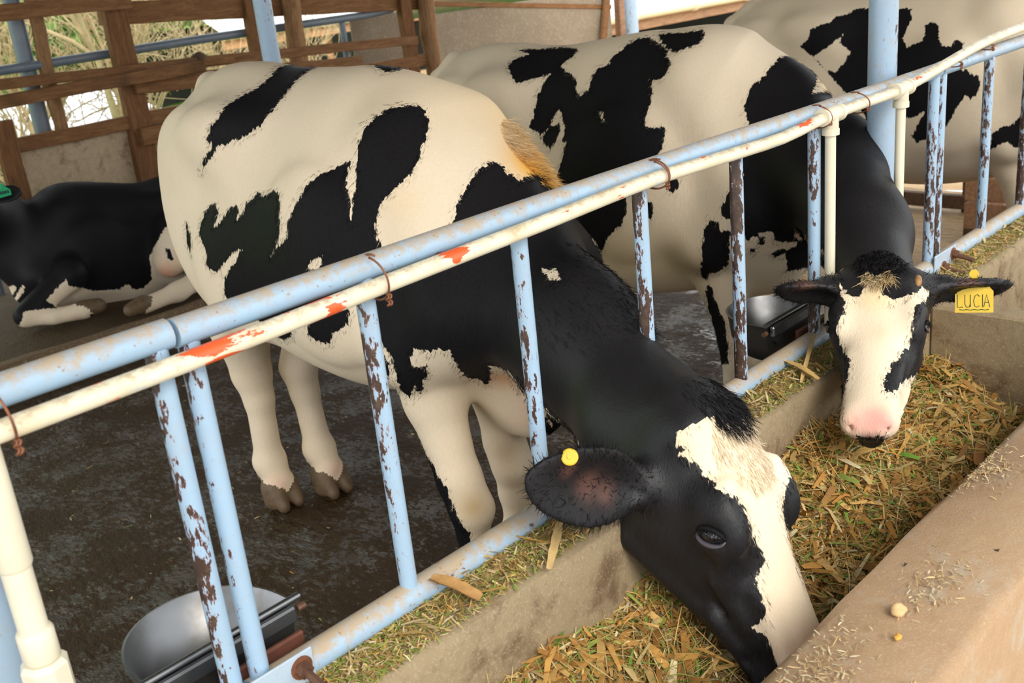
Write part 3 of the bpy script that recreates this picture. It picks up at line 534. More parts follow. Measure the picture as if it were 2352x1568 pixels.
c_ = M.mix(M.math('MULTIPLY', M.step(M.noise(26, 4, .65, stretch=(.4, 1, 1)), .60, .66), .6), c_, (.46, .60, .74))
c_ = M.mix(M.math('MULTIPLY', M.step(M.math('ADD', M.noise(48, 6, .75), M.math('MULTIPLY', M.sep(M.nor)[2], .13)), .54, .74), .6), c_, (.44, .29, .14))
def smear(x, c, w): return M.math('MAXIMUM', M.math('SUBTRACT', 1, M.math('DIVIDE', M.math('ABSOLUTE', M.math('SUBTRACT', x, c)), w)), 0)
or_ = M.math('MAXIMUM', smear(p_[0], .590, .075), M.math('MAXIMUM', smear(p_[0], .775, .055), M.math('MAXIMUM', M.math('MULTIPLY', smear(p_[0], 1.0, .05), .7), M.math('MULTIPLY', smear(p_[0], .45, .03), .6))))
or_ = M.step(M.math('ADD', M.math('ADD', M.noise(42, 5, .65, stretch=(.30, 1, 1)), M.math('MULTIPLY', or_, .26)), M.math('MULTIPLY', M.sep(M.nor)[2], .05)), .665, .685)
M.set('Base Color', M.mix(or_, c_, (.80, .12, .03))); MAT['pvc'] = M.m
MAT['pvc2'] = m_plain('cream_fitting_plastic', (.78, .71, .54), .4, var=.08)
MAT['wire'] = m_plain('rusty_wire', (.30, .12, .06), .6, .5, .35, 60)
MAT['bolt'] = m_plain('rusty_bolt', (.22, .11, .07), .65, .6, .3, 60)
M = Mat('stainless_steel', (.22, .22, .225), .40, 1.0); M.set('Roughness', M.math('ADD', .28, M.math('MULTIPLY', M.noise(25, 4), .22)))
M.set('Base Color', M.mix(M.math('MULTIPLY', M.step(M.noise(16, 5), .52, .75), .55), (.25, .25, .255), (.14, .11, .07))); MAT['steel'] = M.m
MAT['redplate'] = m_plain('rusty_red_plate', (.19, .065, .04), .7, .2, .35, 40)
MAT['rubber'] = m_plain('black_rubber', (.012, .012, .014), .5)
MAT['curb'] = m_concrete('trough_concrete', (.27, .20, .115), (.36, .28, .17), (.13, .075, .04), 3.0, .85)
MAT['ledge'] = m_concrete('dusty_trough_top', (.36, .225, .125), (.45, .30, .175), (.42, .37, .29), 4.0, .65)
MAT['step'] = m_concrete('muddy_kerb', (.13, .085, .045), (.19, .125, .07), (.05, .035, .02), 1.2, .8)
MAT['plaster'] = m_concrete('stained_wall_board', (.30, .24, .17), (.20, .155, .11), (.36, .31, .24), .8, .5)
MAT['chipboard'] = m_concrete('mottled_wall_board', (.56, .44, .29), (.36, .26, .16), (.18, .11, .055), 5.0, .8)
MAT['wood'] = m_wood('brown_timber', (.20, .092, .034), (.29, .15, .065))
MAT['woodv'] = m_wood('brown_upright_timber', (.17, .075, .027), (.26, .13, .052), axis=(8, 8, 1))
MAT['logv'] = m_wood('round_log', (.27, .14, .06), (.40, .25, .13), axis=(9, 9, 1))
MAT['wooddark'] = m_wood('dark_timber', (.10, .06, .035), (.17, .10, .06))
MAT['crate'] = m_wood('reddish_crate_wood', (.34, .19, .11), (.46, .28, .18))
M = Mat('wet_muddy_floor', rough=.3, spec=.6); n1 = M.noise(4, 6, .65); n2 = M.noise(38, 5, .65, stretch=(1, .55, 1), dist=.5); n3 = M.noise(1.3, 4); x_ = M.sep(M.pos)
wet = M.math('SUBTRACT', 1, M.step(M.math('ADD', x_[0], M.math('MULTIPLY', n1, 1.2)), 4.3, 5.3))
film = M.math('MULTIPLY', M.step(M.math('ADD', M.math('MULTIPLY', n1, .6), M.math('MULTIPLY', M.noise(75, 5, .7, stretch=(1, .5, 1)), .55)), .57, .63), wet)
c_ = M.mix(n1, (.034, .018, .006), (.070, .040, .015)); c_ = M.mix(M.step(n3, .5, .7), c_, (.055, .033, .012)); c_ = M.mix(M.math('MULTIPLY', film, .5), c_, (.02, .012, .005))
M.set('Base Color', M.mix(wet, (.50, .34, .18), c_)); M.set('Roughness', M.mix(film, (.62, .62, .62), (.06, .06, .06))); M.set('Specular IOR Level', M.math('ADD', .14, M.math('MULTIPLY', film, .7)))
M.bump(M.math('ADD', M.math('ADD', n2, M.math('MULTIPLY', M.noise(15, 3, stretch=(1, .6, 1)), 1.8)), M.math('MULTIPLY', M.noise(150, 3), .30)), 1.0, .022); MAT['floor'] = M.m
M = Mat('bedding_mud', rough=.8, spec=.3); n1 = M.noise(5, 6, .65); M.set('Base Color', M.mix(n1, (.045, .028, .012), (.12, .075, .035))); M.bump(M.noise(24, 5, .7), .8, .02); MAT['mud'] = M.m
M = Mat('sandy_yard', rough=.95, spec=.1); n1 = M.noise(1.2, 6, .65); M.set('Base Color', M.mix(M.step(n1, .35, .65), (.62, .40, .22), (.74, .54, .33))); M.bump(M.noise(14, 5, .7), .7, .03); MAT['sand'] = M.m
M = Mat('hillside_grass', rough=.9, spec=.1); n1 = M.noise(.9, 6, .7); n2 = M.noise(9, 5, .75)
c_ = M.ramp(M.math('ADD', M.math('MULTIPLY', n1, .6), M.math('MULTIPLY', n2, .4)), (.34, (.07, .28, .04)), (.46, (.20, .50, .05)), (.57, (.36, .56, .09)), (.70, (.62, .56, .24)))
M.set('Base Color', c_); M.bump(n2, 1.0, .15); MAT['grass'] = M.m
MAT['zinc'] = m_plain('white_sheet_roof', (.82, .83, .84), .45, 0, .04, 3)
MAT['eave'] = m_plain('orange_eave_board', (.58, .30, .14), .7)
MAT['gutter'] = m_plain('cream_gutter', (.74, .66, .48), .45, 0, .06)
MAT['dry'] = m_plain('dry_twigs', (.58, .45, .26), .9, 0, .25, 20, .1)
MAT['leaf'] = m_plain('green_leaves', (.10, .26, .04), .7, 0, .35, 6, .2)
MAT['under'] = m_plain('roof_underside', (.13, .115, .10), .8)
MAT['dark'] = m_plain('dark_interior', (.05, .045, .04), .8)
MAT['tint'] = m_tint('chopped_fodder')
def m_coat(name, black=(.007, .0065, .007), jag=.010):
    M = Mat(name, rough=.6, spec=.10); sd = M.attr('patch')[2]; sk = M.attr('skin')[2]; t = M.attr('tint')[0]
    h1 = M.noise(95, 3, .6, stretch=(1, 1, .30)); h2 = M.noise(320, 2, .5, stretch=(1, 1, .22)); h3 = M.noise(24, 3, .5)
    e = M.math('ADD', sd, M.math('ADD', M.math('MULTIPLY', M.math('SUBTRACT', h1, .5), jag * 2.6), M.math('MULTIPLY', M.math('SUBTRACT', h3, .5), jag)))
    k = M.step(e, -.0012, .0012)
    wv = M.mix(M.math('MULTIPLY', M.step(h2, .35, .75), .30), t, M.mix(.45, t, (.55, .42, .28)))
    wv = M.mix(M.math('MULTIPLY', M.step(M.noise(3.5, 4), .45, .7), .35), wv, M.mix(.5, wv, (.62, .48, .31)))
    bv = M.mix(h2, black, tuple(c * 2.6 for c in black))
    M.set('Base Color', M.mix(sk, M.mix(k, wv, bv), (.085, .042, .032))); M.set('Roughness', M.mix(k, (.78, .78, .78), (.48, .48, .48)))
    M.set('Specular IOR Level', M.math('ADD', .03, M.math('MULTIPLY', M.attr('gloss')[2], .27))); M.bump(M.math('ADD', h2, M.math('MULTIPLY', h1, .7)), .22, .004); return M.m
MAT['coat'] = m_coat('holstein_coat'); MAT['hoof'] = m_plain('hoof_horn', (.16, .10, .05), .6, 0, .35, 50)
MAT['hair'] = m_tint('cattle_hair', .6, .12)
MAT['eye'] = m_plain('dark_eye', (.008, .007, .010), .06, 0, .1, 30, .8)
MAT['lid'] = m_plain('eyelid_skin', (.075, .065, .075), .45)
MAT['tag'] = m_plain('yellow_tag_plastic', (.70, .46, .02), .4, 0, .05); MAT['taglet'] = m_plain('tag_ink', (.012, .03, .03), .5)
MAT['greentag'] = m_plain('green_tag_plastic', (.01, .42, .16), .45, 0, .05); MAT['horn'] = m_plain('horn_bud', (.36, .19, .07), .6, 0, .3, 60)
# ---------------------------------------------------------------- the setting
def grid(x0, x1, y0, y1, nx, ny, zf):
    X, Y = np.meshgrid(np.linspace(x0, x1, nx), np.linspace(y0, y1, ny), indexing='ij'); Z = zf(X, Y)
    Vt = np.stack([X, Y, Z], -1).reshape(-1, 3); i = np.arange(nx * ny).reshape(nx, ny)
    return Vt, np.stack([i[:-1, :-1], i[1:, :-1], i[1:, 1:], i[:-1, 1:]], -1).reshape(-1, 4)
def rumple(X, Y, a, s, seed=0):
    r = np.random.default_rng(seed); Z = np.zeros_like(X)
    for k in range(9):
        f = s * (1.0 + k * .7); t = r.uniform(0, 6.28); Z = Z + a / (1 + k * .6) * np.sin(f * (X * math.cos(t) + Y * math.sin(t)) + r.uniform(0, 6.28))
    return Z
fl = obj('floor', grid(-3.0, 6.2, .02, 3.42, 220, 90, lambda X, Y: rumple(X, Y, .0025, 6) - .004), MAT['floor'], smooth=True); tag(fl, kind='structure')
bed = obj('floor', grid(-3.0, 6.2, 3.5, 5.3, 160, 50, lambda X, Y: .095 + rumple(X, Y, .006, 5, 3)), MAT['mud'], smooth=True); tag(bed, kind='structure')
def kerb(X0, X1):
    n = 60; v, f = [], []
    for i in range(n + 1):
        x = X0 + (X1 - X0) * i / n; w = .012 * math.sin(x * 5.1) + .008 * math.sin(x * 13)
        for (y, z) in ((3.40, -.01), (3.405 + w, .07), (3.42 + w, .112 + w * .6), (3.46, .122), (3.52, .11 + w * .5), (3.54, -.01)): v.append((x, y, z))
    f = [(i * 6 + k, i * 6 + k + 1, (i + 1) * 6 + k + 1, (i + 1) * 6 + k) for i in range(n) for k in range(5)]
    return np.array(v), f
tag(obj('trim_1', kerb(-3, 6.2), MAT['step'], smooth=True), kind='structure')
yard = obj('ground', grid(6.2, 30, -4, 14, 60, 50, lambda X, Y: -.03 - .035 * (X - 6.2) + rumple(X, Y, .03, 1.2, 5)), MAT['sand'], smooth=True); tag(yard, kind='structure')
slope = obj('ground', grid(-14, 70, 5.3, 60, 110, 90, lambda X, Y: -.10 - .10 * np.clip(Y - 5.3, 0, 12) + np.clip(Y - 19, 0, 50) * .42 * np.clip((26 - X) / 14, 0, 1) + np.clip(Y - 19, 0, 50) * .0 + rumple(X, Y, .10, .5, 8)), MAT['grass'], smooth=True); tag(slope, kind='structure')
alley = obj('ground', grid(-6, 12, -8, -.70, 40, 20, lambda X, Y: .02 + rumple(X, Y, .004, 2, 4)), MAT['curb'], smooth=True); tag(alley, kind='structure')
# roof over the stalls (above the frame), open on the alley side and at both ends
def corrugated(x0, x1, y0, y1, z0, z1, wl=.076, amp=.012, n=None):
    n = n or int((x1 - x0) / wl * 6); v, f = [], []
    for i in range(n + 1):
        x = x0 + (x1 - x0) * i / n; w = amp * math.sin(2 * math.pi * x / wl)
        v += [(x, y0, z0 + w), (x, y1, z1 + w)]
    return np.array(v), [(2 * i, 2 * i + 2, 2 * i + 3, 2 * i + 1) for i in range(n)]
roof = obj('ceiling', corrugated(-1.8, 6.6, -1.9, 5.4, 3.14, 2.55, .076, .012, 660), MAT['under'], smooth=True); tag(roof, kind='structure')

# ---------------------------------------------------------------- concrete feed trough
tr = empty('feed_trough', (1.8, -.35, 0), 'long concrete feed trough full of chopped fodder in front of the blue barrier', 'trough')
def extr(prof, x0, x1, n=80, wob=.0025, seed=1):
    r = np.random.default_rng(seed); m = len(prof); v = []
    ph = r.uniform(0, 6.28, (m, 3))
    for i in range(n + 1):
        x = x0 + (x1 - x0) * i / n
        for k, (y, z) in enumerate(prof):
            w = wob * (math.sin(x * 7 + ph[k, 0]) + .6 * math.sin(x * 19 + ph[k, 1])); v.append((x, y + w, z + w * .6))
    f = [(i * m + k, (i + 1) * m + k, (i + 1) * m + k + 1, i * m + k + 1) for i in range(n) for k in range(m - 1)]
    f += [tuple(range(m)), tuple(n * m + k for k in range(m))[::-1]]
    return np.array(v), f
obj('back_wall', extr([(.030, .0), (.032, .585), (.020, .604), (.0, .610), (-.085, .610), (-.101, .603), (-.108, .588), (-.112, .40), (-.13, .28)], -1.0, 8.0), MAT['curb'], tr, smooth=True, sharp=40)
obj('front_wall', extr([(-.47, .28), (-.512, .38), (-.517, .590), (-.522, .604), (-.535, .610), (-.695, .610), (-.708, .604), (-.714, .592), (-.72, .0)], -1.0, 8.0, seed=2), MAT['ledge'], tr, smooth=True, sharp=40)
obj('bottom', extr([(-.10, .28), (-.13, .292), (-.22, .286), (-.40, .286), (-.49, .30), (-.53, .28)], -1.0, 8.0, seed=3), MAT['curb'], tr, smooth=True, sharp=40)
obj('divider', box(2.545, 2.625, -.518, -.107, .28, .612, .008), MAT['curb'], tr)

# ---------------------------------------------------------------- blue pipe feeding barrier, three bolted panels
ZT, ZB, RT, RB, RV = 1.166, .633, .0190, .0225, .0142
def wobbly(p0, p1, n, a, seed):
    r = np.random.default_rng(seed); p0 = np.array(p0); p1 = np.array(p1); t = np.linspace(0, 1, n)[:, None]
    return p0 + (p1 - p0) * t + np.concatenate([np.zeros((n, 1)), a * np.sin(t * 9 + r.uniform(0, 6, 1)), a * np.sin(t * 7 + r.uniform(0, 6, 1))], 1)
def panel(x0, x1, bars, label, seed):
    e = empty('feed_barrier', ((x0 + x1) / 2, 0, ZB - RB), label, 'barrier', 'blue pipe panels of the feeding barrier')
    obj('top_rail', tube(wobbly((x0, 0, ZT), (x1, 0, ZT), 24, .0012, seed), RT, 20), MAT['rail'], e, True, sharp=50)
    obj('bottom_rail', tube(wobbly((x0, 0, ZB), (x1, 0, ZB), 24, .0010, seed + 1), RB, 20), MAT['sill'], e, True, sharp=50)
    for k, (x, m) in enumerate(bars):
        obj('bar', tube([(x, 0, ZB + .012), (x, 0, (ZB + ZT) / 2), (x, 0, ZT - .012)], RV, 16), MAT[m], e, True, sharp=50)
    return e
pA = panel(-.6, .560, [(-.42, 'bar'), (-.1, 'bar'), (.222, 'bar'), (.541, 'bar')], 'blue pipe barrier panel at the lower left, ending beside the left drinking bowl', 3)
pB = panel(.566, 2.795, [(.584, 'bar'), (.859, 'bar'), (1.178, 'bar'), (1.500, 'worn'), (1.822, 'worn'), (2.142, 'bar'), (2.778, 'bar')], 'long middle blue pipe barrier panel in front of the two feeding cows', 5)
pC = panel(2.801, 5.2, [(2.822, 'worn'), (3.155, 'worn'), (3.478, 'worn'), (3.80, 'bar'), (4.12, 'bar'), (4.44, 'bar')], 'far right blue pipe barrier panel beyond the tall blue post', 9)
def flange(x0, x1, nb, par, z0=.632):
    pl = obj('joint_plate', join(box(x0, x1, -.0275, -.0225, z0 - .028, z0 + .040, .0015)), MAT['plate'], par)
    for i in range(nb):
        x = x1 - .022 - i * .062; zc = z0 + .018 - i * .022
        b = obj('bolt', join(tube([(x, -.022, zc), (x, -.085, zc - .012)], .0062, 10), tube([(x, -.030, zc), (x, -.041, zc - .002)], .0125, 6)), MAT['bolt'], pl, False)
        obj('washer', tube([(x, -.0276, zc), (x, -.0300, zc)], .0175, 18), MAT['wire'], pl, True, sharp=40)
flange(.505, .655, 1, pB); flange(2.765, 2.905, 2, pC)
# roof posts
def rpost(x, y, r, mat, label, z1=2.94, z0=0.0, tilt=0):
    e = empty('steel_post', (x, y, z0), label, 'post')
    obj('pipe', tube([(x, y, z0 + .012), (x + tilt * .5, y, (z0 + z1) / 2), (x + tilt, y, z1)], r, 24), MAT[mat], e, True, sharp=50)
    obj('base_plate', box(x - r * 2.2, x + r * 2.2, y - r * 2.2, y + r * 2.2, z0 - .002, z0 + .012, .002), MAT[mat], e)
    return e
rpost(2.615, .066, .0355, 'post', 'thick light blue steel post standing tall behind the barrier, between cows')
rpost(.292, .066, .0355, 'post', 'blue steel post at the lower left corner behind the cream plastic pipe')
rpost(2.60, 2.72, .0375, 'post', 'rust spotted pale blue steel post rising behind the back of the front cow', 2.73)

# ---------------------------------------------------------------- cream plastic water line tied along the top rail
wp = empty('water_pipe', (1.5, -.03, 1.05), 'cream plastic water pipe with orange paint smears tied along the top rail', 'pipe')
run = [(-.6, -.034, 1.134), (.35, -.034, 1.136), (.60, -.034, 1.138), (.85, -.034, 1.1435), (1.2, -.034, 1.150), (1.5, -.034, 1.157), (1.78, -.033, 1.150), (1.95, -.035, 1.148), (2.13, -.035, 1.160), (2.3, -.034, 1.161), (2.51, -.034, 1.162), (2.75, -.033, 1.184), (2.96, -.032, 1.204), (3.32, -.028, 1.215), (3.8, -.028, 1.205), (5.2, -.028, 1.20)]
t_ = np.linspace(-.6, 5.2, 90); RUN = np.stack([t_, spl([p[0] for p in run], [p[1] for p in run], t_), spl([p[0] for p in run], [p[2] for p in run], t_)], 1)
obj('pipe_run', tube(RUN, .0128, 18), MAT['pvc'], wp, True, sharp=50)
def runz(x): return float(np.interp(x, RUN[:, 0], RUN[:, 2])), float(np.interp(x, RUN[:, 0], RUN[:, 1]))
def tee(x, zlow):
    z, y = runz(x)
    f = join(tube([(x - .034, y, z), (x - .031, y, z), (x + .031, y, z), (x + .034, y, z)], 0, 18, taper=[.0155, .0178, .0178, .0155]), tube([(x, y, z), (x, y, z - .034), (x, y, z - .037)], 0, 18, taper=[.0172, .0178, .0155]))
    t = obj('tee_fitting', f, MAT['pvc2'], wp, True, sharp=45)
    obj('collar', join(tube([(x - .041, y, z), (x - .030, y, z)], .0192, 18), tube([(x + .030, y, z), (x + .041, y, z)], .0192, 18), tube([(x, y, z - .030), (x, y, z - .043)], .0192, 18)), MAT['pvc2'], t, True, sharp=45)
    obj('drop_pipe', tube([(x, y, z - .03), (x, y, (z + zlow) / 2), (x, y, zlow)], .0118, 16), MAT['pvc2'], wp, True, sharp=50)
tee(2.150, .672); tee(2.505, .66)
x = .3165; y = -.024
obj('drop_pipe', tube([(x, y, 1.13), (x, y, .85), (x, y, .69)], .0165, 18), MAT['pvc2'], wp, True, sharp=50)
for za, zb, r in ((1.125, .978, .0195), (.898, .858, .0205)):
    obj('coupling', tube([(x, y, za), (x, y, za - .004), (x, y, zb + .004), (x, y, zb)], 0, 20, taper=[r * .9, r, r, r * .9]), MAT['pvc2'], wp, True, sharp=40)
obj('union_nut', tube([(x, y, .857), (x, y, .851), (x, y, .806), (x, y, .798)], 0, 8, taper=[.022, .027, .027, .022]), MAT['pvc2'], wp)
obj('threaded_nipple', tube([(x, y, .80), (x, y, .74)], .0150, 16), MAT['wire'], wp, True, sharp=40)
# wire ties
def tie(x, label, turns=1, tail=.03, drop=0):
    z, y = runz(x); P = []
    for k in range(int(28 * turns) + 1):
        a = 2 * math.pi * k / 28; cy = (y) / 2; cz = (z + ZT) / 2 - .002; ry = abs(y) / 2 + .0185; rz = (ZT - z) / 2 + .0215
        P.append((x + .006 * math.sin(a * .5) + .010 * (k / 28 - .5), cy + ry * math.cos(a + 1.8), cz + rz * math.sin(a + 1.8)))
    e = empty('wire_tie', (x, y, z - .03), label, 'wire', 'wire ties holding the plastic pipe')
    obj('loop', tube(P, .0016, 7), MAT['wire'], e, True)
    kn = [(x + .0022 * math.sin(q * 1.6), y - .013 + .0022 * math.cos(q * 1.6), z - .010 - tail * .55 * q / 7) for q in range(8)]
    obj('twist', join(tube(kn, .0018, 6), tube([(p[0] + .003, p[1] - .002, p[2]) for p in kn[::-1]], .0018, 6)), MAT['wire'], e, True)
tie(.345, 'rusty wire tie with a twisted knot at the left edge of the top rail'); tie(.862, 'wire tie above the bar in front of the front cow\'s shoulder, rusty knot below')
tie(1.52, 'twisted wire tie on the top rail above the black neck of the front cow', 2, .02); tie(2.12, 'wire tie wound round the pipe tee left of the tall post', 1, .01)
tie(2.30, 'wire tie with a loose knot just left of the tall blue post', 1, .012); tie(2.83, 'wire tie on the top rail right of the tall blue post'); tie(3.05, 'wire tie farthest right on the top rail')

# ---------------------------------------------------------------- stainless drinking bowls
def bowl(cx, y0, zr, label, dots=False):
    e = empty('drinking_bowl', (cx, y0 + .06, zr - .105), label, 'water bowl', 'stainless drinking bowls behind the barrier')
    W2, D, n = .120, .160, 40
    def ring(s, z, inset=0):
        pts = []
        for k in range(n + 1):
            a = math.pi * k / n; pts.append((cx + (W2 * s - inset) * math.cos(a), y0 + inset * .6 + (D * s - inset) * abs(math.sin(a)) ** .8, z))
        for k in range(1, 12): pts.append((cx - (W2 * s - inset) + 2 * (W2 * s - inset) * k / 12, y0 + inset * .6, z))
        return pts
    rows = [ring(.55, zr - .103), ring(.80, zr - .096), ring(.95, zr - .06), ring(1.0, zr - .008), ring(1.03, zr), ring(1.0, zr + .001), ring(1.0, zr - .006, .006), ring(.93, zr - .030, .006), ring(.90, zr - .036, .006), ring(.78, zr - .075, .006), ring(.50, zr - .088, .006)]
    m = len(rows[0]); v = [p for r in rows for p in r]; f = [(i * m + k, i * m + (k + 1) % m, (i + 1) * m + (k + 1) % m, (i + 1) * m + k) for i in range(len(rows) - 1) for k in range(m)]
    f += [tuple(range(m))[::-1], tuple((len(rows) - 1) * m + k for k in range(m))]
    obj('basin', (np.array(v), f), MAT['steel'], e, True, sharp=60)
    obj('hinge_rod', tube([(cx - W2 - .006, y0 - .002, zr + .006), (cx, y0 - .002, zr + .006), (cx + W2 + .012, y0 - .002, zr + .006)], .0058, 12), MAT['steel'], e, True, sharp=40)
    obj('valve_cover', join(box(cx - W2 * .96, cx + W2 * .96, y0 - .018, y0 - .006, zr - .024, zr + .002, .003)), MAT['steel'], e)
    obj('mounting_plate', box(cx - W2 * .2, cx + W2 * .95, y0 - .030, y0 - .020, zr - .075, zr - .034, .003), MAT['redplate'], e)
    obj('valve_plug', tube([(cx - .078, y0 + .004, zr - .040), (cx - .080, y0 - .012, zr - .041)], .0125, 16), MAT['rubber'], e, True, sharp=40)
    for s in (-1, 1): obj('corner_bolt', tube([(cx + s * (W2 + .004), y0 - .004, zr - .012), (cx + s * (W2 + .018), y0 - .004, zr - .012)], .0055, 8), MAT['bolt'], e)
bowl(.578, .078, .680, 'stainless drinking bowl at the lower left behind the paired bars')
bowl(2.170, .074, .680, 'stainless drinking bowl beside the white face of the far feeding cow')
# ---------------------------------------------------------------- cows
def strands(roots, dirs, lens, wid, cols, droop=0.0, seg=3, rnd=None, curl=0.0):
    """tapered hair strands as one mesh"""
    r = rnd or rng; n = len(roots); D = dirs / np.linalg.norm(dirs, axis=1, keepdims=True)
    S = np.cross(D, r.normal(size=(n, 3))); S /= np.linalg.norm(S, axis=1, keepdims=True)
    Vt = np.zeros((n, seg * 2 + 1, 3)); t = np.linspace(0, 1, seg + 1)
    for i in range(seg + 1):
        p = roots + D * (lens * t[i])[:, None] + np.array([0, 0, -1.0]) * (droop * lens * t[i] ** 2)[:, None] + S * (curl * lens * t[i] ** 2)[:, None]
        if i < seg:
            w = wid * (1 - .75 * t[i]); Vt[:, 2 * i] = p - S * w; Vt[:, 2 * i + 1] = p + S * w
        else: Vt[:, 2 * seg] = p
    k = seg * 2 + 1; base = np.arange(n) * k; F = []
    for i in range(seg - 1):
        F.append(np.stack([base + 2 * i, base + 2 * i + 1, base + 2 * i + 3], 1)); F.append(np.stack([base + 2 * i, base + 2 * i + 3, base + 2 * i + 2], 1))
    F.append(np.stack([base + 2 * seg - 2, base + 2 * seg - 1, base + 2 * seg], 1))
    return (Vt.reshape(-1, 3), np.concatenate(F)), np.repeat(cols, k, 0)
def make_cow(name, fn, key, h, default, label, cat='cow', smooth=4, fur=0, skin=()):
    Fd, i = fn(h); P, F, G = Fd.mesh(smooth); N = vnormals(P, F); spec = COAT[key]
    o0 = i['W'](0, 0, 0); l0 = i['W'](0, 1, 0) - o0
    sd, tint = coat(P, N, G, spec, default, dict(body=(o0, l0), head=(i['H'](0, 0, 0), i['l'], i['a'])))
    ob = obj(name, (P, F), MAT['coat'], None, True, cols=tint); me = ob.data
    sk = np.zeros(len(P))
    for x, y, z, r in skin: sk = np.maximum(sk, np.exp(-((P - V(x, y, z)) ** 2).sum(1) / (r * r)))
    a = me.attributes.new('gloss', 'FLOAT', 'POINT'); a.data.foreach_set('value', np.clip(1.25 * np.exp(-((P - i['H'](.1, 0, -.05)) ** 2).sum(1) / .15), 0, 1).astype(np.float32))
    a = me.attributes.new('skin', 'FLOAT', 'POINT'); a.data.foreach_set('value', np.clip(sk * 1.3, 0, 1).astype(np.float32))
    a = me.attributes.new('patch', 'FLOAT', 'POINT'); a.data.foreach_set('value', sd.astype(np.float32))
    me.materials.append(MAT['hoof']); hf = (G[F] > 20).sum(1) >= 2; me.polygons.foreach_set('material_index', hf.astype(np.int32))
    tag(ob, label, cat, 'black and white dairy cows'); i.update(P=P, F=F, N=N, G=G, sd=sd, tint=tint, ob=ob)
    if fur:
        q = np.nonzero((np.abs(sd) < .011) & (G < 20))[0]; q = rng.choice(q, fur) if len(q) else q
        n = N[q]; flow = np.where((G[q] == 3)[:, None], i['a'][None], np.where((G[q] == 2)[:, None], -i['a'][None] * 0 + np.array([0, .35, -1.0]), np.array([0, .55, -1.0])))
        d = flow - n * (flow * n).sum(1, keepdims=True); d /= np.maximum(np.linalg.norm(d, axis=1, keepdims=True), 1e-3); d = d + n * rng.uniform(.10, .28, (len(q), 1)) + rng.normal(0, .14, (len(q), 3))
        j = rng.normal(0, .0015, len(q)); dark = (sd[q] + j > 0)[:, None]
        c = np.where(dark, np.array([[.009, .0085, .009]]) * rng.uniform(.7, 2.2, (len(q), 1)), np.minimum(1, tint[q] * rng.uniform(.85, 1.2, (len(q), 1))))
        vf, cc = strands(P[q] + rng.normal(0, h * .4, (len(q), 3)) * (1 - np.abs(n)) - n * .001, d, rng.uniform(.008, .018, len(q)), .00042, c, seg=2)
        hb = obj('coat_hair', vf, MAT['hair'], ob, True, cols=cc); tag(hb, kind='stuff'); hb.data.normals_split_custom_set_from_vertices(np.repeat(n, 5, 0).tolist())
    return i
def cow_eye(i, side, sz):
    H = i['H']; a, l, n = i['a'], i['l'], i['n']; out = l * side; e1 = nrm(.6 * a + .8 * n); e2 = nrm(.8 * a - .6 * n); S0 = H(.176, 0, .008)
    Q = i['P'] - S0; m = (np.abs(Q @ e1) < .03 * sz) & (np.abs(Q @ e2) < .02 * sz) & (Q @ out > 0); d = np.median((Q @ out)[m]) if m.any() else .11 * sz; c = S0 + out * (d - .0060 * sz)
    e = obj('eye', sphere(c, (.0205 * sz, .0150 * sz, .0165 * sz), 20, 14, (e1, out, e2)), MAT['eye'], i['ob'], True)
    for up, w, nm in ((-1, .0042, 'upper_eyelid'), (1, .0040, 'lower_eyelid')):
        p = []
        for k in range(15):
            t = math.pi * k / 14; p.append(c + e1 * (.0235 * sz * math.cos(t)) + e2 * up * ((.0125 if up < 0 else .0125) * sz * math.sin(t)) + out * (.0070 + .0062 * math.sin(t)) * sz)
        lid = obj(nm, tube(p, 0, 8, taper=[w * sz * (.35 + .65 * math.sin(math.pi * k / 14)) for k in range(15)]), MAT['coat' if up < 0 else 'lid'], i['ob'], True)
        if up < 0:
            av = lid.data.attributes.new('patch', 'FLOAT', 'POINT'); av.data.foreach_set('value', np.full(len(lid.data.vertices), .3, np.float32))
            pp = np.array(p)[2:-2].repeat(6, 0); dd = out * .8 + e2 * .75 + rng.normal(0, .12, (len(pp), 3))
            vf, cc = strands(pp, dd, np.full(len(pp), .015 * sz), .0005, np.full((len(pp), 3), .015)); obj('eyelashes', vf, MAT['hair'], lid, cols=cc)
def near(i, c, r, grp=None):
    m = ((i['P'] - np.array(c)) ** 2).sum(1) < r * r
    if grp is not None: m &= np.isin(i['G'], grp)
    return np.nonzero(m)[0]
def tuft(i, name, c, r, n, d, ln, col, wid=.0008, droop=.3, spread=.35, grp=None, lift=.35, fa=None):
    q = near(i, c, r, grp)
    if not len(q): return
    q = rng.choice(q, n); d = np.array(d, float); D = d / np.linalg.norm(d) + i['N'][q] * lift + rng.normal(0, spread, (n, 3)); col = np.array(col, float)
    if col.ndim == 1: C = col[None] * rng.uniform(.7, 1.3, (n, 1))
    else: C = col[rng.integers(0, len(col), n)] * rng.uniform(.8, 1.2, (n, 1))
    if col.ndim == 1 and col[0] < 0: C = i['tint'][q] * rng.uniform(.8, 1.15, (n, 1))
    if fa is not None: C = np.where((i['sd'][q] > fa)[:, None], np.array([[.010, .009, .010]]) * rng.uniform(.7, 2, (n, 1)), C)
    vf, cc = strands(i['P'][q], D, rng.uniform(.6, 1.15, n) * ln, wid, np.clip(C, 0, 1), droop, 4, curl=.15)
    tag(obj(name, vf, MAT['hair'], i['ob'], True, cols=cc), kind='stuff')
BLK = (.011, .010, .011); CRM = [(.82, .70, .52), (.86, .76, .60), (.78, .60, .36)]; GLD = [(.84, .52, .18), (.86, .62, .30), (.80, .44, .12)]
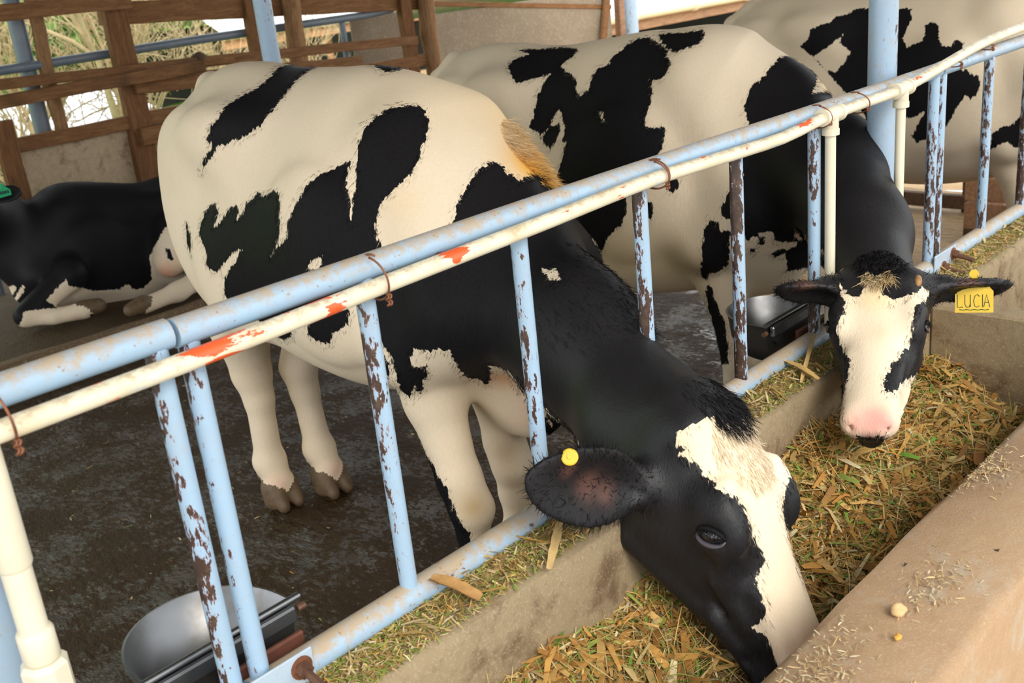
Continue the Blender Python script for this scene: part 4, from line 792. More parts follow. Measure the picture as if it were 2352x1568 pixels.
c1 = make_cow('dairy_cow', cow1, '1', .0065, dict(body=-1, head=1), 'front cow, head down in the trough, yellow button tag in its black ear', fur=26000, skin=[(1.139, -0.134, 0.738, 0.026), (1.169, -0.145, 0.715, 0.02), (1.096, -0.144, 0.787, 0.014)])
cow_eye(c1, -1, 1.12); cow_eye(c1, 1, 1.12)
H = c1['H']
tuft(c1, 'poll_tuft', H(-.005, 0, .02), .070, 1500, c1['a'] * 1.0 + c1['l'] * .15, .040, BLK, .0008, .15, .28, [3, 2], .22)
tuft(c1, 'forehead_hair', H(.07, 0, .06), .080, 1500, c1['a'], .022, (-1, 0, 0), .0006, .05, .25, [3], .12, fa=0.0)
tuft(c1, 'neck_crest_hair', (1.7972, 0.5182, 1.0947), .13, 3600, (.15, -.6, -.5), .042, (-1, 0, 0), .0007, .15, .30, [1, 2], .40, fa=0.0)
tuft(c1, 'mane_hair', (1.5121, 0.1254, 0.9472), .16, 1800, (.1, -.55, -.5), .022, BLK, .0006, .1, .22, [2], .22)
def ear_hair(i, root, tip, n=1300, col=BLK, ln=.018):
    q = np.nonzero(i['G'] == 4)[0]; root = np.array(root); tip = np.array(tip); P = i['P'][q]; t = ((P - root) @ (tip - root)) / ((tip - root) @ (tip - root)); dd = np.linalg.norm(P - root - t[:, None] * (tip - root), axis=1)
    q = q[(dd < .09) & (t > .05)]
    if not len(q): return
    q = rng.choice(q, n); d = (tip - root) / np.linalg.norm(tip - root); off = i['P'][q] - root - (((i['P'][q] - root) @ d)[:, None]) * d
    D = d[None] * .6 + off / .06 + rng.normal(0, .35, (n, 3)); vf, cc = strands(i['P'][q], D, rng.uniform(.5, 1.2, n) * ln, .0007, np.array(col)[None] * rng.uniform(.6, 2, (n, 1)), 0, 3)
    tag(obj('ear_hair', vf, MAT['hair'], i['ob'], True, cols=cc), kind='stuff')
ear_hair(c1, H(.075, -.085, -.075), (1.03, -.115, .79))
def disc_tag(i, c, nrm_, r, mat):
    nrm_ = np.array(nrm_) / np.linalg.norm(nrm_); u = np.cross(nrm_, (0, 0, 1.0)); u /= np.linalg.norm(u); w = np.cross(nrm_, u); c = np.array(c)
    v, f = tube([c - nrm_ * .002, c + nrm_ * .002, c + nrm_ * .0032], 0, 24, taper=[r, r, r * .86])
    t = obj('ear_tag', (v, f), mat, i['ob'], True, sharp=30); obj('tag_pin', tube([c + nrm_ * .003, c + nrm_ * .0055], .004, 10), mat, t, True, sharp=30)
q_ = c1['P'][np.nonzero(c1['G'] == 4)[0]]; k_ = np.argmin(((q_ - np.array((1.0972, -0.1445, 0.8079))) ** 2).sum(1)); disc_tag(c1, q_[k_] + np.array([-.004, -.003, .004]), (-.62, -.55, .56), .0135, MAT['tag'])
def switch(i, n=900, ln=.20, col=[(.55, .26, .06), (.66, .36, .10), (.45, .20, .05)]):
    b = i['W'](-.075, 0, .62); r = b + rng.normal(0, .012, (n, 3)) - np.array([0, 0, 1.0]) * rng.uniform(-.02, .12, (n, 1)); d = np.array([0, 0, -1.0]) + rng.normal(0, .14, (n, 3))
    vf, cc = strands(r, d, rng.uniform(.5, 1, n) * ln, .0012, np.array(col)[rng.integers(0, len(col), n)], 0, 4, curl=.12); tag(obj('tail_switch', vf, MAT['hair'], i['ob'], True, cols=cc), kind='stuff')
switch(c1)
c2 = make_cow('dairy_cow', cow2, '2', .0075, dict(body=-1, head=1), 'cow with broad white blaze facing the camera, yellow LUCIA name tag in its ear', fur=20000, skin=[(2.236, -0.321, 0.79, 0.022), (2.021, -0.044, 0.814, 0.02)])
cow_eye(c2, -1, .85); cow_eye(c2, 1, .85); H = c2['H']; switch(c2)
tuft(c2, 'poll_tuft', H(-.01, 0, .035), .060, 1300, c2['a'] * .9 + c2['n'] * .1, .030, BLK, .0008, .2, .35, [3, 2], .2)
tuft(c2, 'forehead_hair', H(.05, 0, .06), .032, 600, c2['a'], .034, [(.82, .66, .40), (.78, .56, .28)], .0008, .1, .3, [3], .3)
for s in (-1, 1):
    obj('horn_bud', sphere(H(.045, s * .095, .044), (.017, .009, .011), 12, 8, (c2['a'], c2['l'] * s, c2['n'])), MAT['horn'], c2['ob'], True)
    ear_hair(c2, H(.035, s * .075, 0), ((1.995, .012, .80), (2.355, -.362, .755))[s > 0], 700, BLK, .012)
# name tag with hand lettering hanging in the left ear
tc_ = np.array([2.272, -.316, .758]); ux = c2['l'] / np.linalg.norm(c2['l']); fz = np.array([-.87, -.38, .31]); fz = fz - ux * (fz @ ux); fz /= np.linalg.norm(fz); uz = np.cross(fz, ux); uz = uz if uz[2] > 0 else -uz
def T(x, z, d=0.0): return tc_ + ux * x + uz * z + fz * d
outl = [(-.039, -.045), (.039, -.045), (.039, .002), (.022, .022), (.008, .030), (.008, .045), (-.008, .045), (-.008, .030), (-.022, .022), (-.039, .002)]
v = [T(x, z, .0014) for x, z in outl] + [T(x, z, -.0014) for x, z in outl]; m = len(outl)
sg = 1 if np.cross(ux, uz) @ fz > 0 else -1
f = [tuple(range(m))[::sg], tuple(range(m, 2 * m))[::-sg]] + [(k, (k + 1) % m, m + (k + 1) % m, m + k)[::-sg] for k in range(m)]
nt = obj('ear_tag', (np.array(v), f), MAT['tag'], c2['ob'])
obj('tag_button', tube([T(0, .040, .001), T(0, .040, .006)], .010, 18), MAT['tag'], nt, True, sharp=30)
LET = {'L': [[(0, 1), (0, 0), (.75, .02)]], 'U': [[(0, 1), (0, .25), (.2, .0), (.55, .02), (.7, .25), (.7, 1), (.72, .0)]], 'C': [[(.75, .85), (.5, 1), (.2, .9), (0, .5), (.15, .1), (.45, 0), (.75, .12)]], 'I': [[(.3, 1), (.3, 0)]], 'A': [[(0, 0), (.38, 1), (.8, 0)], [(.15, .38), (.66, .38)]]}
for k, ch in enumerate('LUCIA'):
    x0 = (-.034, -.0185, -.001, .0125, .0195)[k]; segs = [tube([T(x0 + px * .0155, -.033 + pz * .028, .0016) for px, pz in st], .00085, 5) for st in LET[ch]]
    obj('letter', join(*segs), MAT['taglet'], nt)
obj('underline', tube([T(-.030 + .06 * q / 8, -.0385 + .0008 * (-1) ** q, .0016) for q in range(9)], .0009, 5), MAT['taglet'], nt)
c3 = make_cow('dairy_cow', cow3, '3', .011, dict(body=-1), 'black and white cow farthest right, standing behind the thick blue post'); cow_eye(c3, -1, 1); cow_eye(c3, 1, 1)
c4 = make_cow('dairy_cow', cow4, '4', .011, dict(body=1), 'mostly black cow lying on the bedding at the left with a green ear tag'); cow_eye(c4, -1, .9); cow_eye(c4, 1, .9)
gt = np.array((1.8155, 3.8662, 0.7767)); uu = np.array([.98, -.2, 0]); ww = np.array([0, 0, 1.0])
outl = [(-.030, -.026), (.030, -.020), (.030, .004), (.016, .018), (.008, .019), (.007, .036), (-.007, .036), (-.008, .019), (-.018, .016), (-.030, .002)]
v = [gt + uu * x + ww * z + np.array([-.002, -.01, 0]) * s for s in (1, -1) for x, z in outl]; m = len(outl)
g_ = obj('ear_tag', (np.array(v), [tuple(range(m)), tuple(range(m, 2 * m))[::-1]] + [(k, m + k, m + (k + 1) % m, (k + 1) % m) for k in range(m)]), MAT['greentag'], c4['ob'])
for k in range(4): obj('printed_mark', box(gt[0] - .020 + k * .011, gt[0] - .013 + k * .011, gt[1] - .0145, gt[1] - .0135, gt[2] - .010, gt[2] + .004), MAT['taglet'], g_)
# ---------------------------------------------------------------- timber pen fence along the back of the stalls
fb = empty('timber_fence', (3.6, 4.7, .09), 'brown timber pen fence of posts, rails and boards behind the cows', 'fence')
def part(name, vf, m, par, smooth=False, **k): return obj(name, vf, MAT[m], par, smooth, **k)
R5 = random.Random(11)
for x, y, w, d, z1 in ((2.145, 4.56, .10, .05, 1.02), (2.955, 4.70, .135, .06, 1.535), (3.86, 4.74, .09, .06, 1.5), (5.12, 4.74, .10, .06, 1.40)):
    part('post', beam((x, y, .08), (x, y, z1), w, d, (0, 1, 0), .004, 8, R5), 'woodv', fb)
def log(x, y, r, z1, tilt=0):
    n = 9; path = [(x + tilt * k / n + .006 * math.sin(k * 1.7), y + .005 * math.cos(k * 2.1), .06 + (z1 - .06) * k / n) for k in range(n + 1)]
    return tube(path, 0, 14, taper=[r * (1 + .06 * math.sin(k * 2.3)) for k in range(n + 1)])
part('log_post', log(2.535, 4.80, .038, 1.62, .02), 'logv', fb, True, sharp=50); part('log_post', log(4.14, 4.70, .060, 1.62), 'logv', fb, True, sharp=50); part('log_post', log(5.29, 4.70, .062, 1.60), 'logv', fb, True, sharp=50)
for a, b, w, h in (((1.0, 4.62, 1.555), (3.02, 4.62, 1.532), .045, .085), ((2.90, 4.77, 1.480), (5.40, 4.77, 1.318), .045, .125), ((1.0, 4.63, 1.23), (3.60, 4.62, 1.147), .045, .055), ((3.0, 4.66, 1.165), (5.12, 4.66, 1.072), .045, .060),
                   ((1.0, 4.56, 1.09), (3.36, 4.56, 1.135), .045, .066), ((1.0, 4.70, .845), (3.30, 4.70, .885), .045, .075), ((2.96, 4.66, 1.075), (4.60, 4.66, .98), .045, .095), ((2.93, 4.66, .790), (4.2, 4.66, .76), .05, .10), ((4.2, 4.72, .93), (5.3, 4.72, .92), .04, .08)):
    part('rail', beam(a, b, w, h, (0, 0, 1), .003, 10, R5), 'wood', fb)
part('wall_board', box(2.19, 2.93, 4.73, 4.755, .10, .845, .004), 'chipboard', fb); part('wall_board', box(2.97, 4.1, 4.75, 4.775, .10, .84, .004), 'chipboard', fb)
st = empty('stone', (3.375, 4.62, 1.155), 'dark rounded stone lying on the top rail of the timber fence', 'stone')
v_, f_ = sphere((3.375, 4.62, 1.178), (.040, .035, .032), 12, 8); v_ = v_ + rng.normal(0, .003, v_.shape); part('pebble', (v_, f_), 'wooddark', st, True)
pp = empty('pipe_rail', (3.3, 4.78, 1.2), 'grey steel pipe rail running behind the timber fence', 'rail')
part('pipe', tube([(.9, 4.80, 1.245), (2.4, 4.80, 1.252), (3.5, 4.80, 1.268), (4.80, 4.80, 1.275), (5.05, 4.80, 1.29)], .026, 14), 'steelpost', pp, True, sharp=50)
for x in (2.0, 4.6): part('support', tube([(x, 4.80, .05), (x, 4.80, 1.25)], .022, 12), 'steelpost', pp, True, sharp=50)
rpost(2.47, 4.86, .045, 'steelpost', 'dark steel post beside the split log at the upper left', 2.57, .05)
rpost(8.45, 5.30, .062, 'post', 'distant blue steel post right of the brown wall panel', 2.4, -.3)
wl = empty('wall_panel', (7.3, 5.6, -.2), 'large stained brown wall panel above the second cow\'s rump', 'wall')
part('sheet', join(box(6.08, 8.52, 5.60, 5.63, -.2, 1.17, .006)), 'plaster', wl); part('cap', beam((6.08, 5.615, 1.205), (8.52, 5.615, 1.06), .05, .04), 'wood', wl); wl.children[0].data.transform(Matrix.Shear('XY', 4, (0, 0)) if False else Matrix.Identity(4))
for q in wl.children[0].data.vertices:
    if q.co.z > 1.0: q.co.z += .06 - .06 * (q.co.x + 1.22) / 1.22
pw = empty('wall_panel', (5.3, 5.2, -.1), 'smaller grey brown board wall between the two log posts', 'wall')
part('sheet', box(4.99, 5.60, 5.20, 5.22, -.1, 1.245, .005), 'plaster', pw)
ps = empty('plank', (8.25, 5.52, .1), 'thin reddish plank leaning on the large brown wall panel', 'plank'); part('board', beam((8.02, 5.50, -.2), (8.43, 5.56, 1.12), .03, .09), 'wood', ps)
fr = empty('timber_post', (8.60, 5.55, -.2), 'pale timber post at the right end of the large brown wall panel', 'post'); part('upright', beam((8.62, 5.56, -.2), (8.62, 5.56, 1.5), .12, .07, (0, 1, 0)), 'crate', fr)

# low dark fence and crate at the far end of the stalls, right edge
rf = empty('timber_fence', (5.75, 1.0, 0), 'low dark timber fence under the belly of the far right cow', 'fence')
for z0, h in ((.055, .075),): part('rail', beam((5.75, -.1, z0), (5.75, 3.3, z0), .05, h, (0, 0, 1), .003, 8, R5), 'wooddark', rf)
for y in (.30, 1.03, 1.52, 2.4): part('post', beam((5.80, y, -.02), (5.80, y, .56), .075, .06, (0, 1, 0), .003, 5, R5), 'wooddark', rf)
cr = empty('wooden_crate', (5.35, .52, .0), 'reddish wooden crate right of the barrier beneath the far right cow', 'crate')
for k in range(3): part('slat', box(5.12, 5.14, .24, .80, .10 + k * .125, .215 + k * .125, .003), 'crate', cr)
for k in range(3): part('slat', box(5.14, 5.60, .78, .80, .10 + k * .125, .215 + k * .125, .003), 'crate', cr)
part('slat', box(5.14, 5.60, .24, .26, .10, .46, .003), 'crate', cr); part('bottom_board', box(5.12, 5.62, .24, .80, .085, .10, .002), 'crate', cr)
for x, y in ((5.15, .27), (5.15, .77), (5.57, .27), (5.57, .77)): part('foot', box(x - .03, x + .03, y - .03, y + .03, -.004, .085, .003), 'wooddark', cr)

# ---------------------------------------------------------------- buildings and trees outside
def hut(name, x0, x1, y0, y1, ze, zr, zg, label, m_e='eave', slope_x=0):
    e = empty(name, ((x0 + x1) / 2, (y0 + y1) / 2, zg), label, 'building'); ym = (y0 + y1) / 2
    for k, (ya, za, yb, zb) in enumerate(((y0, ze, ym, zr), (ym, zr, y1, ze))):
        v, f = corrugated(x0, x1, ya, yb, za, zb, .25, .02, int((x1 - x0) * 16)); rf_ = part('roof_sheet', (v, f), 'zinc', e, True)
    part('fascia', box(x0, x1, y0 - .03, y0 + .02, ze - .28, ze - .06, .004), m_e, e)
    g = part('gutter', tube([(x0, y0 - .08, ze - .05), (x1, y0 - .08, ze - .05)], .075, 12), 'gutter', e, True, sharp=40)
    for k in range(int((x1 - x0) / 1.6)): part('gutter_bracket', tube([(x0 + .6 + k * 1.6, y0 - .08, ze - .05), (x0 + .7 + k * 1.6, y0 - .08, ze - .05)], .092, 12), 'gutter', e, True, sharp=40)
    for k in range(4): part('post', tube([(x0 + .3 + (x1 - x0 - .6) * k / 3, y0 + .3, zg), (x0 + .3 + (x1 - x0 - .6) * k / 3, y0 + .3, ze)], .07, 8), m_e, e)
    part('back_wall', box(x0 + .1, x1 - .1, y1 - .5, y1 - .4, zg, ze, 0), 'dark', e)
    return e
hut('open_shed', 10.3, 17.5, 15.6, 21, .80, 2.0, -1.2, 'open shed with white roof and orange eaves beyond the timber fence')
hut('long_barn', 12.6, 30.0, 9.0, 15, .60, 1.9, -.9, 'long barn with corrugated white roof and cream gutter above the standing cows', 'crate')
lr = empty('low_building', (4.5, 9.5, -.6), 'low building whose bright white roof shows below the dry tree', 'building')
part('roof_sheet', corrugated(3.45, 5.6, 8.6, 10.4, .30, .62, .12, .012), 'zinc', lr, True); part('wall', box(3.55, 5.5, 8.9, 10.2, -.6, .30), 'plaster', lr); part('gable_sheet', box(3.40, 3.46, 8.55, 9.4, -.2, .66, .004), 'zinc', lr)
def branchy(name, base, h, n, label, cat='tree', spread=.5, r0=.06, seed=1, leaf=0, lm='leaf', lean=(0, 0)):
    r = np.random.default_rng(seed); e = empty(name, base, label, cat); base = np.array(base); Vs = []; tips = []
    def grow(p, d, L, rad, lev):
        m = 5; path = [p]; q = p.copy(); dd = d.copy()
        for k in range(m): dd = dd + r.normal(0, .13, 3) + np.array([0, 0, .03]); dd /= np.linalg.norm(dd); q = q + dd * L / m; path.append(q)
        Vs.append((lev, tube(path, 0, 6 if lev else 8, False, taper=np.linspace(rad, rad * .55, m + 1)))); tips.append(q)
        if lev < 3:
            for k in range((n, 6, 6)[lev]):
                t = r.integers(1, m + 1); nd = dd + r.normal(0, spread, 3) + np.array([0, 0, .25]); nd /= np.linalg.norm(nd); grow(path[t], nd, L * r.uniform(.5, .8), rad * .5, lev + 1)
    for k in range(2): grow(base + np.array([k * .12, 0, 0]), np.array([lean[0] + .18 * (k * 2 - 1), lean[1], 1.0]) / 1.02, h * .45, r0, 0)
    if not leaf:
        tp = np.array(tips); tp = tp[r.integers(0, len(tp), 1500)] + r.normal(0, .05, (1500, 3)); vf, cc = strands(tp, r.normal(0, .5, (1500, 3)) + np.array([0, 0, .7]), r.uniform(.12, .45, 1500), .0035, np.array([[.68, .54, .31]]) * r.uniform(.6, 1.2, (1500, 1)), .2, 3); tag(obj('fine_twigs', vf, MAT['tint'], e, cols=cc), kind='stuff')
    part('trunk', join(*[v for l, v in Vs if l == 0]), 'dry', e, True); part('branches', join(*[v for l, v in Vs if l > 0]), 'dry', e, True)
    if leaf:
        T = np.array(tips); c = T[r.integers(0, len(T), leaf)] + r.normal(0, h * .05, (leaf, 3)); a = r.normal(0, .04, (leaf, 3)); b = r.normal(0, .04, (leaf, 3))
        v = np.stack([c - a, c + b, c + a, c - b], 1).reshape(-1, 3); tag(obj('leaves', (v, np.arange(leaf * 4).reshape(-1, 4)), MAT[lm], e), kind='stuff')
    return e
branchy('bare_tree', (4.35, 7.6, -.45), 3.6, 7, 'dry bare tree with pale twigs seen through the timber fence', seed=4, r0=.045, leaf=0)
branchy('bare_shrub', (3.6, 8.0, -.4), 2.6, 6, 'dry shrub with pale twigs at the far left beyond the fence', 'shrub', seed=9, r0=.03, leaf=0)
branchy('bare_shrub', (6.4, 8.6, -.5), 2.4, 6, 'dry shrub with pale twigs right of the bare tree', 'shrub', seed=12, r0=.03, leaf=0)
for k, (x, y, h, lb) in enumerate(((6.2, 17, 3.4, 'green bush on the hillside behind the bare tree'), (9.2, 20, 4.2, 'green tree on the hillside left of the open shed'), (3.0, 15, 3.0, 'green bush at the far left on the hillside'))):
    branchy('green_bush', (x, y, -1.3), h, 6, lb, 'bush', seed=20 + k, r0=.05, leaf=9000)
gr_n = 15000; gx = rng.uniform(-2, 16, gr_n); gy = 5.5 + rng.random(gr_n) ** 1.3 * 16; gz = -.10 - .10 * np.clip(gy - 5.3, 0, 12)
vf, cc = strands(np.stack([gx, gy, gz], 1), rng.normal(0, .25, (gr_n, 3)) + np.array([0, 0, 1.0]), rng.uniform(.15, .6, gr_n), .008, np.array([(.16, .42, .04), (.26, .46, .06), (.50, .44, .18), (.10, .30, .03)])[rng.integers(0, 4, gr_n)], .15, 3)
tag(obj('tall_grass', vf, MAT['tint'], cols=cc), 'tall green and straw coloured grass growing beyond the fence', 'grass', kind='stuff')
# ---------------------------------------------------------------- fodder in the trough
def fsurf(X, Y):
    t = np.clip((-.108 - Y) / .36, 0, 1); z = .480 - .125 * t - .02 * np.sin(t * 3.1)
    z = z + .018 * np.sin(X * 5.3 + Y * 9) + .012 * np.sin(X * 11.7 - Y * 14 + 1.3) + .010 * np.sin(X * 23 + Y * 31)
    z = z - .10 * np.exp(-((X - 1.36) ** 2 + (Y + .40) ** 2) / .018) - .04 * np.exp(-((X - 1.75) ** 2 + (Y + .40) ** 2) / .02) + .035 * np.exp(-((X - 1.95) ** 2 / .09 + (Y + .20) ** 2 / .02))
    return np.maximum(z, .296)
base = grid(-.2, 2.544, -.512, -.110, 150, 30, fsurf); fo = obj('chopped_fodder', base, MAT['tint'], None, True, cols=np.tile(np.array([[.40, .26, .10]]), (len(base[0]), 1)) * rng.uniform(.6, 1.2, (len(base[0]), 1)))
tag(fo, 'chopped maize fodder of tan husks and green bits heaped in the trough', 'fodder', kind='stuff')
PAL = np.array([(.70, .38, .10), (.78, .49, .16), (.84, .63, .28), (.58, .28, .07), (.88, .74, .44), (.46, .24, .08), (.19, .36, .05), (.38, .46, .10), (.74, .45, .14), (.66, .33, .08)])
def flakes(n, xr, yr, zf, Lr, Wr, up=.004, tilt=.30, pal=PAL, wts=None, bias=1.0):
    X = xr[0] + (xr[1] - xr[0]) * rng.random(n) ** bias; Y = rng.uniform(*yr, n); Z = zf(X, Y) + rng.uniform(0, up, n)
    a = rng.uniform(0, 2 * math.pi, n); L = rng.uniform(*Lr, n) * rng.uniform(.5, 1, n); Wd = rng.uniform(*Wr, n); p = rng.normal(0, tilt, n)
    d = np.stack([np.cos(a) * np.cos(p), np.sin(a) * np.cos(p), np.sin(p)], 1); s = np.stack([-np.sin(a), np.cos(a), rng.normal(0, .35, n)], 1); s /= np.linalg.norm(s, axis=1, keepdims=True); nn = np.cross(d, s)
    c = np.stack([X, Y, Z], 1); bend = rng.normal(0, .12, n)[:, None] * L[:, None]; Vt = []
    for t, b in ((-.5, 0), (0, 1), (.5, 0)):
        q = c + d * (L * t)[:, None] + nn * bend * b; k = (Wd * (1 if b else .55))[:, None]
        Vt += [q - s * k * .5 + nn * k * .12, q + s * k * .5 + nn * k * .12]
    V_ = np.stack(Vt, 1).reshape(-1, 3); i0 = np.arange(n)[:, None] * 6; F_ = np.concatenate([i0 + np.array([[0, 2, 3, 1]]), i0 + np.array([[2, 4, 5, 3]])])
    C = pal[rng.choice(len(pal), n, p=wts)] * rng.uniform(.65, 1.15, (n, 1)); return (V_, F_), np.repeat(np.clip(C, 0, 1), 6, 0)
def inside(Y): return np.clip(Y, -.505, -.118)
vf, cc = flakes(30000, (.55, 2.54), (-.505, -.118), fsurf, (.014, .075), (.0014, .0062), .014, .32); tag(obj('fodder_bits', vf, MAT['tint'], fo, True, cols=cc), kind='stuff')
vf, cc = flakes(1500, (.7, 2.54), (-.490, -.135), lambda X, Y: fsurf(X, Y) + .006, (.05, .13), (.005, .018), .016, .30, wts=[.18, .16, .10, .14, .08, .06, .04, .04, .12, .08]); tag(obj('husk_strips', vf, MAT['tint'], fo, True, cols=cc), kind='stuff')
vf, cc = flakes(3800, (.7, 2.54), (-.490, -.135), lambda X, Y: fsurf(X, Y) + .010, (.05, .16), (.001, .0025), .016, .35, pal=np.array([(.80, .60, .28), (.70, .50, .18), (.36, .42, .10), (.62, .38, .12)])); tag(obj('straw_stems', vf, MAT['tint'], fo, True, cols=cc), kind='stuff')
# scatter on the ledge under the bottom rail
lz = lambda X, Y: .6115 + .012 * np.exp(-((Y + .030) / .03) ** 2) * (.6 + .4 * np.sin(X * 7))
b2 = grid(-.2, 5.0, -.094, -.004, 260, 12, lambda X, Y: .6085 + .012 * np.exp(-((Y + .028) / .028) ** 2) * (.6 + .4 * np.sin(X * 7)) - .004 * (Y < -.085))
ls = obj('spilled_fodder', b2, MAT['tint'], None, True, cols=np.array([[.50, .34, .14]]) * rng.uniform(.6, 1.25, (len(b2[0]), 1))); tag(ls, 'fine chopped fodder spilled along the concrete ledge under the bottom rail', 'fodder', kind='stuff')
PL2 = np.array([(.64, .42, .14), (.72, .53, .23), (.28, .36, .06), (.40, .42, .10), (.56, .31, .08), (.76, .60, .32)])
vf, cc = flakes(15000, (.55, 4.4), (-.098, -.002), lz, (.006, .030), (.001, .004), .008, .30, PL2, bias=1.5); tag(obj('ledge_bits', vf, MAT['tint'], ls, True, cols=cc), kind='stuff')
vf, cc = flakes(260, (.60, 4.0), (-.085, -.015), lambda X, Y: lz(X, Y) + .006, (.03, .08), (.003, .010), .008, .30, PL2[[0, 1, 4, 5]]); tag(obj('ledge_strips', vf, MAT['tint'], ls, True, cols=cc), kind='stuff')
# dust and crumbs on the near trough top
tz = lambda X, Y: np.full_like(X, .6125)
nd = 900; cl = rng.integers(0, 4, nd); cxs = np.array([1.02, 1.10, 1.75, 1.35])[cl] + rng.normal(0, .05, nd); cys = np.array([-.60, -.57, -.55, -.62])[cl] + rng.normal(0, .022, nd)
vf, cc = flakes(nd, (0, 1), (-.6, -.5), lambda X, Y: np.full_like(X, .6128), (.004, .022), (.0008, .003), .004, .15, np.array([(.74, .54, .28), (.68, .46, .22), (.78, .64, .40)]))
sh = np.repeat(np.stack([cxs, np.clip(cys, -.69, -.535), np.zeros(nd)], 1), 6, 0); mid = vf[0].reshape(nd, 6, 3).mean(1); mid[:, 2] = 0
vf = (vf[0] - np.repeat(mid, 6, 0) + sh, vf[1])
tag(obj('fodder_dust', vf, MAT['tint'], None, True, cols=cc), 'fine straw dust and shreds scattered on the near trough wall', 'fodder', kind='stuff')
def lump(name, c, r, m, label, cat, group, seed, parent=None):
    v, f = sphere((0, 0, 0), 1, 14, 10); q = np.random.default_rng(seed); k = 1 + sum(.19 / (1 + j * .4) * np.sin(v @ q.normal(0, 2.2 + j, 3) + q.uniform(0, 6)) for j in range(5)); v = v * k[:, None] * np.array(r); v[:, 2] -= v[:, 2].min()
    return tag(obj(name, (v + np.array(c), f), m, None, True), label, cat, group)
MAT['crumb'] = m_plain('maize_crumb', (.70, .46, .22), .85, 0, .25, 70); MAT['grain'] = m_plain('maize_grain', (.82, .40, .06), .45, 0, .2, 90)
lump('feed_crumb', (1.262, -.606, .611), (.0135, .010, .009), MAT['crumb'], 'largest pale feed crumb on the near trough wall, right of the front cow\'s muzzle', 'crumb', 'crumbs on the trough wall', 1)
lump('feed_crumb', (.985, -.590, .611), (.012, .012, .007), MAT['crumb'], 'flat feed crumb near the bottom edge of the trough wall', 'crumb', 'crumbs on the trough wall', 2)
lump('feed_crumb', (1.115, -.690, .611), (.006, .005, .006), MAT['crumb'], 'small pale crumb near the outer edge of the trough wall', 'crumb', 'crumbs on the trough wall', 3)
lump('feed_crumb', (1.90, -.60, .611), (.011, .010, .007), MAT['crumb'], 'feed crumb farthest along the trough wall at the right', 'crumb', 'crumbs on the trough wall', 6)
lump('maize_grain', (1.205, -.630, .611), (.0055, .0045, .004), MAT['grain'], 'orange maize grain beside the largest crumb on the trough wall', 'grain', 'grains on the trough wall', 4)
lump('maize_grain', (1.005, -.672, .611), (.008, .005, .004), MAT['grain'], 'orange maize grain near the bottom of the trough wall', 'grain', 'grains on the trough wall', 5)
def at_s(x, y, dz=.004): return (x, y, float(fsurf(np.array([x]), np.array([y]))[0]) + dz)
for k, (x, y, r, lb) in enumerate(((1.60, -.40, .019, 'round pale cob piece in the fodder right of the front cow\'s nose'), (1.73, -.44, .012, 'small cob piece near the trough wall, between the two heads'), (1.10, -.33, .016, 'cob piece in the fodder left of the front cow\'s chin'), (1.02, -.28, .014, 'cob piece in the fodder below the front cow\'s ear'), (1.95, -.40, .010, 'tiny cob piece in front of the far cow\'s nose'))):
    lump('cob_piece', at_s(x, y), (r, r * .8, r * .7), MAT['crumb'], lb, 'cob', 'maize cob pieces in the fodder', 30 + k)
def husk(c, ang, L, w, pitch, col, label, seed):
    r = np.random.default_rng(seed); n = 8; v = []; d = np.array([math.cos(ang) * math.cos(pitch), math.sin(ang) * math.cos(pitch), math.sin(pitch)]); s = np.array([-math.sin(ang), math.cos(ang), .1]); nn = np.cross(d, s); c = np.array(c)
    for i in range(n + 1):
        t = i / n - .5; q = c + d * L * t + nn * (.18 * L * (.25 - t * t) * r.uniform(.4, 1)); k = w * (.45 + .55 * math.cos(t * 2.4)) * r.uniform(.85, 1.1)
        for u, h in ((-.5, .18), (0, 0), (.5, .18)): v += [q + s * k * u + nn * (k * h), q + s * k * u + nn * (k * h + .0012)]
    f = []
    for i in range(n):
        for u in range(2):
            a = i * 6 + u * 2; f += [(a, a + 6, a + 8, a + 2), (a + 1, a + 3, a + 9, a + 7)]
    v = np.array(v); C = np.array(col)[None] * r.uniform(.85, 1.12, (len(v), 1)); o = obj('maize_husk', (v, f), MAT['tint'], None, True, cols=np.clip(C, 0, 1)); tag(o, label, 'husk', 'long maize husks')
husk((.905, -.055, .640), 1.9, .085, .030, .28, (.60, .33, .12), 'brown husk leaning against the bottom rail right of the left bowl', 1)
husk((1.115, -.080, .628), .55, .15, .016, .10, (.76, .52, .22), 'long pale husk on the ledge below the front cow\'s ear', 2)
husk((2.02, -.050, .636), .35, .20, .010, .18, (.78, .52, .22), 'long husk stalk lying over the bottom rail beside the right bowl', 3)
husk((1.96, -.066, .632), 1.3, .10, .020, .15, (.78, .50, .18), 'orange husk on the ledge left of the far cow\'s face', 4)
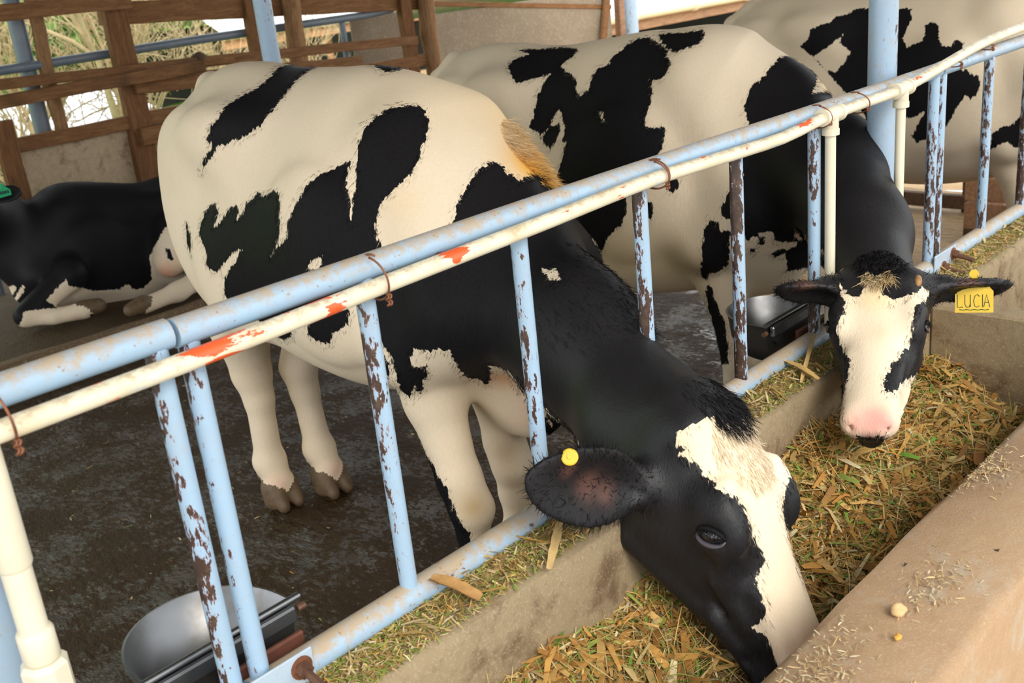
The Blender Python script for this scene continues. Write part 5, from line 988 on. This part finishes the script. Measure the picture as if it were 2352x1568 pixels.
for k, (x, y, a, L, w, col, lb) in enumerate(((1.02, -.36, .15, .12, .016, (.62, .36, .12), 'flat brown husk lying under the front cow\'s chin'), (1.14, -.24, .9, .12, .013, (.70, .46, .18), 'tan husk in the fodder below the front cow\'s jaw'), (1.62, -.30, 1.1, .11, .016, (.72, .44, .16), 'tan husk beside the front cow\'s forehead'), (1.70, -.47, .4, .13, .012, (.60, .34, .12), 'brown husk by the trough wall right of the front cow'), (2.18, -.38, .3, .15, .022, (.46, .22, .07), 'wide dark husk right of the far cow\'s nose'), (2.10, -.46, 1.5, .12, .016, (.74, .44, .14), 'upright tan husk near the trough wall at the right'), (2.30, -.30, .8, .12, .014, (.66, .36, .12), 'husk below the concrete divider'), (1.72, -.17, 2.2, .10, .016, (.74, .52, .22), 'pale husk against the back trough wall behind the front cow\'s poll'))):
    husk(at_s(x, y, .016), a, L, w, rng.uniform(-.05, .12), col, lb, 40 + k)
# bits fallen on the wet floor
vf, cc = flakes(420, (.3, 3.0), (.08, 3.2), lambda X, Y: np.full_like(X, .004), (.006, .03), (.002, .006), .002, .06, PL2); tag(obj('floor_litter', vf, MAT['tint'], None, True, cols=cc), 'bits of straw and fodder dropped on the wet dark floor', 'litter', kind='stuff')
def fly(c, label, seed):
    e = empty('fly', c, label, 'fly', 'flies resting near the trough'); c = np.array(c); r = np.random.default_rng(seed); a = r.uniform(0, 6.28); d = np.array([math.cos(a), math.sin(a), 0]); s = np.array([-d[1], d[0], 0])
    obj('abdomen', sphere(c + d * -.001 + V(0, 0, .0018), (.0028, .0016, .0014), 10, 7, (d, s, (0, 0, 1))), MAT['rubber'], e, True); obj('head', sphere(c + d * .0026 + V(0, 0, .0018), .0011, 8, 6), MAT['rubber'], e, True)
    for k in (-1, 1): obj('wing', join(beam(c + V(0, 0, .003) + s * k * .0008, c + V(0, 0, .0034) - d * .004 + s * k * .0024, .0016, .0002)), MAT['wooddark'], e)
fly((1.385, -.560, .611), 'fly on the near trough wall close to its inner edge', 1); fly((1.50, -.655, .611), 'fly on the near trough wall close to its outer edge', 2)
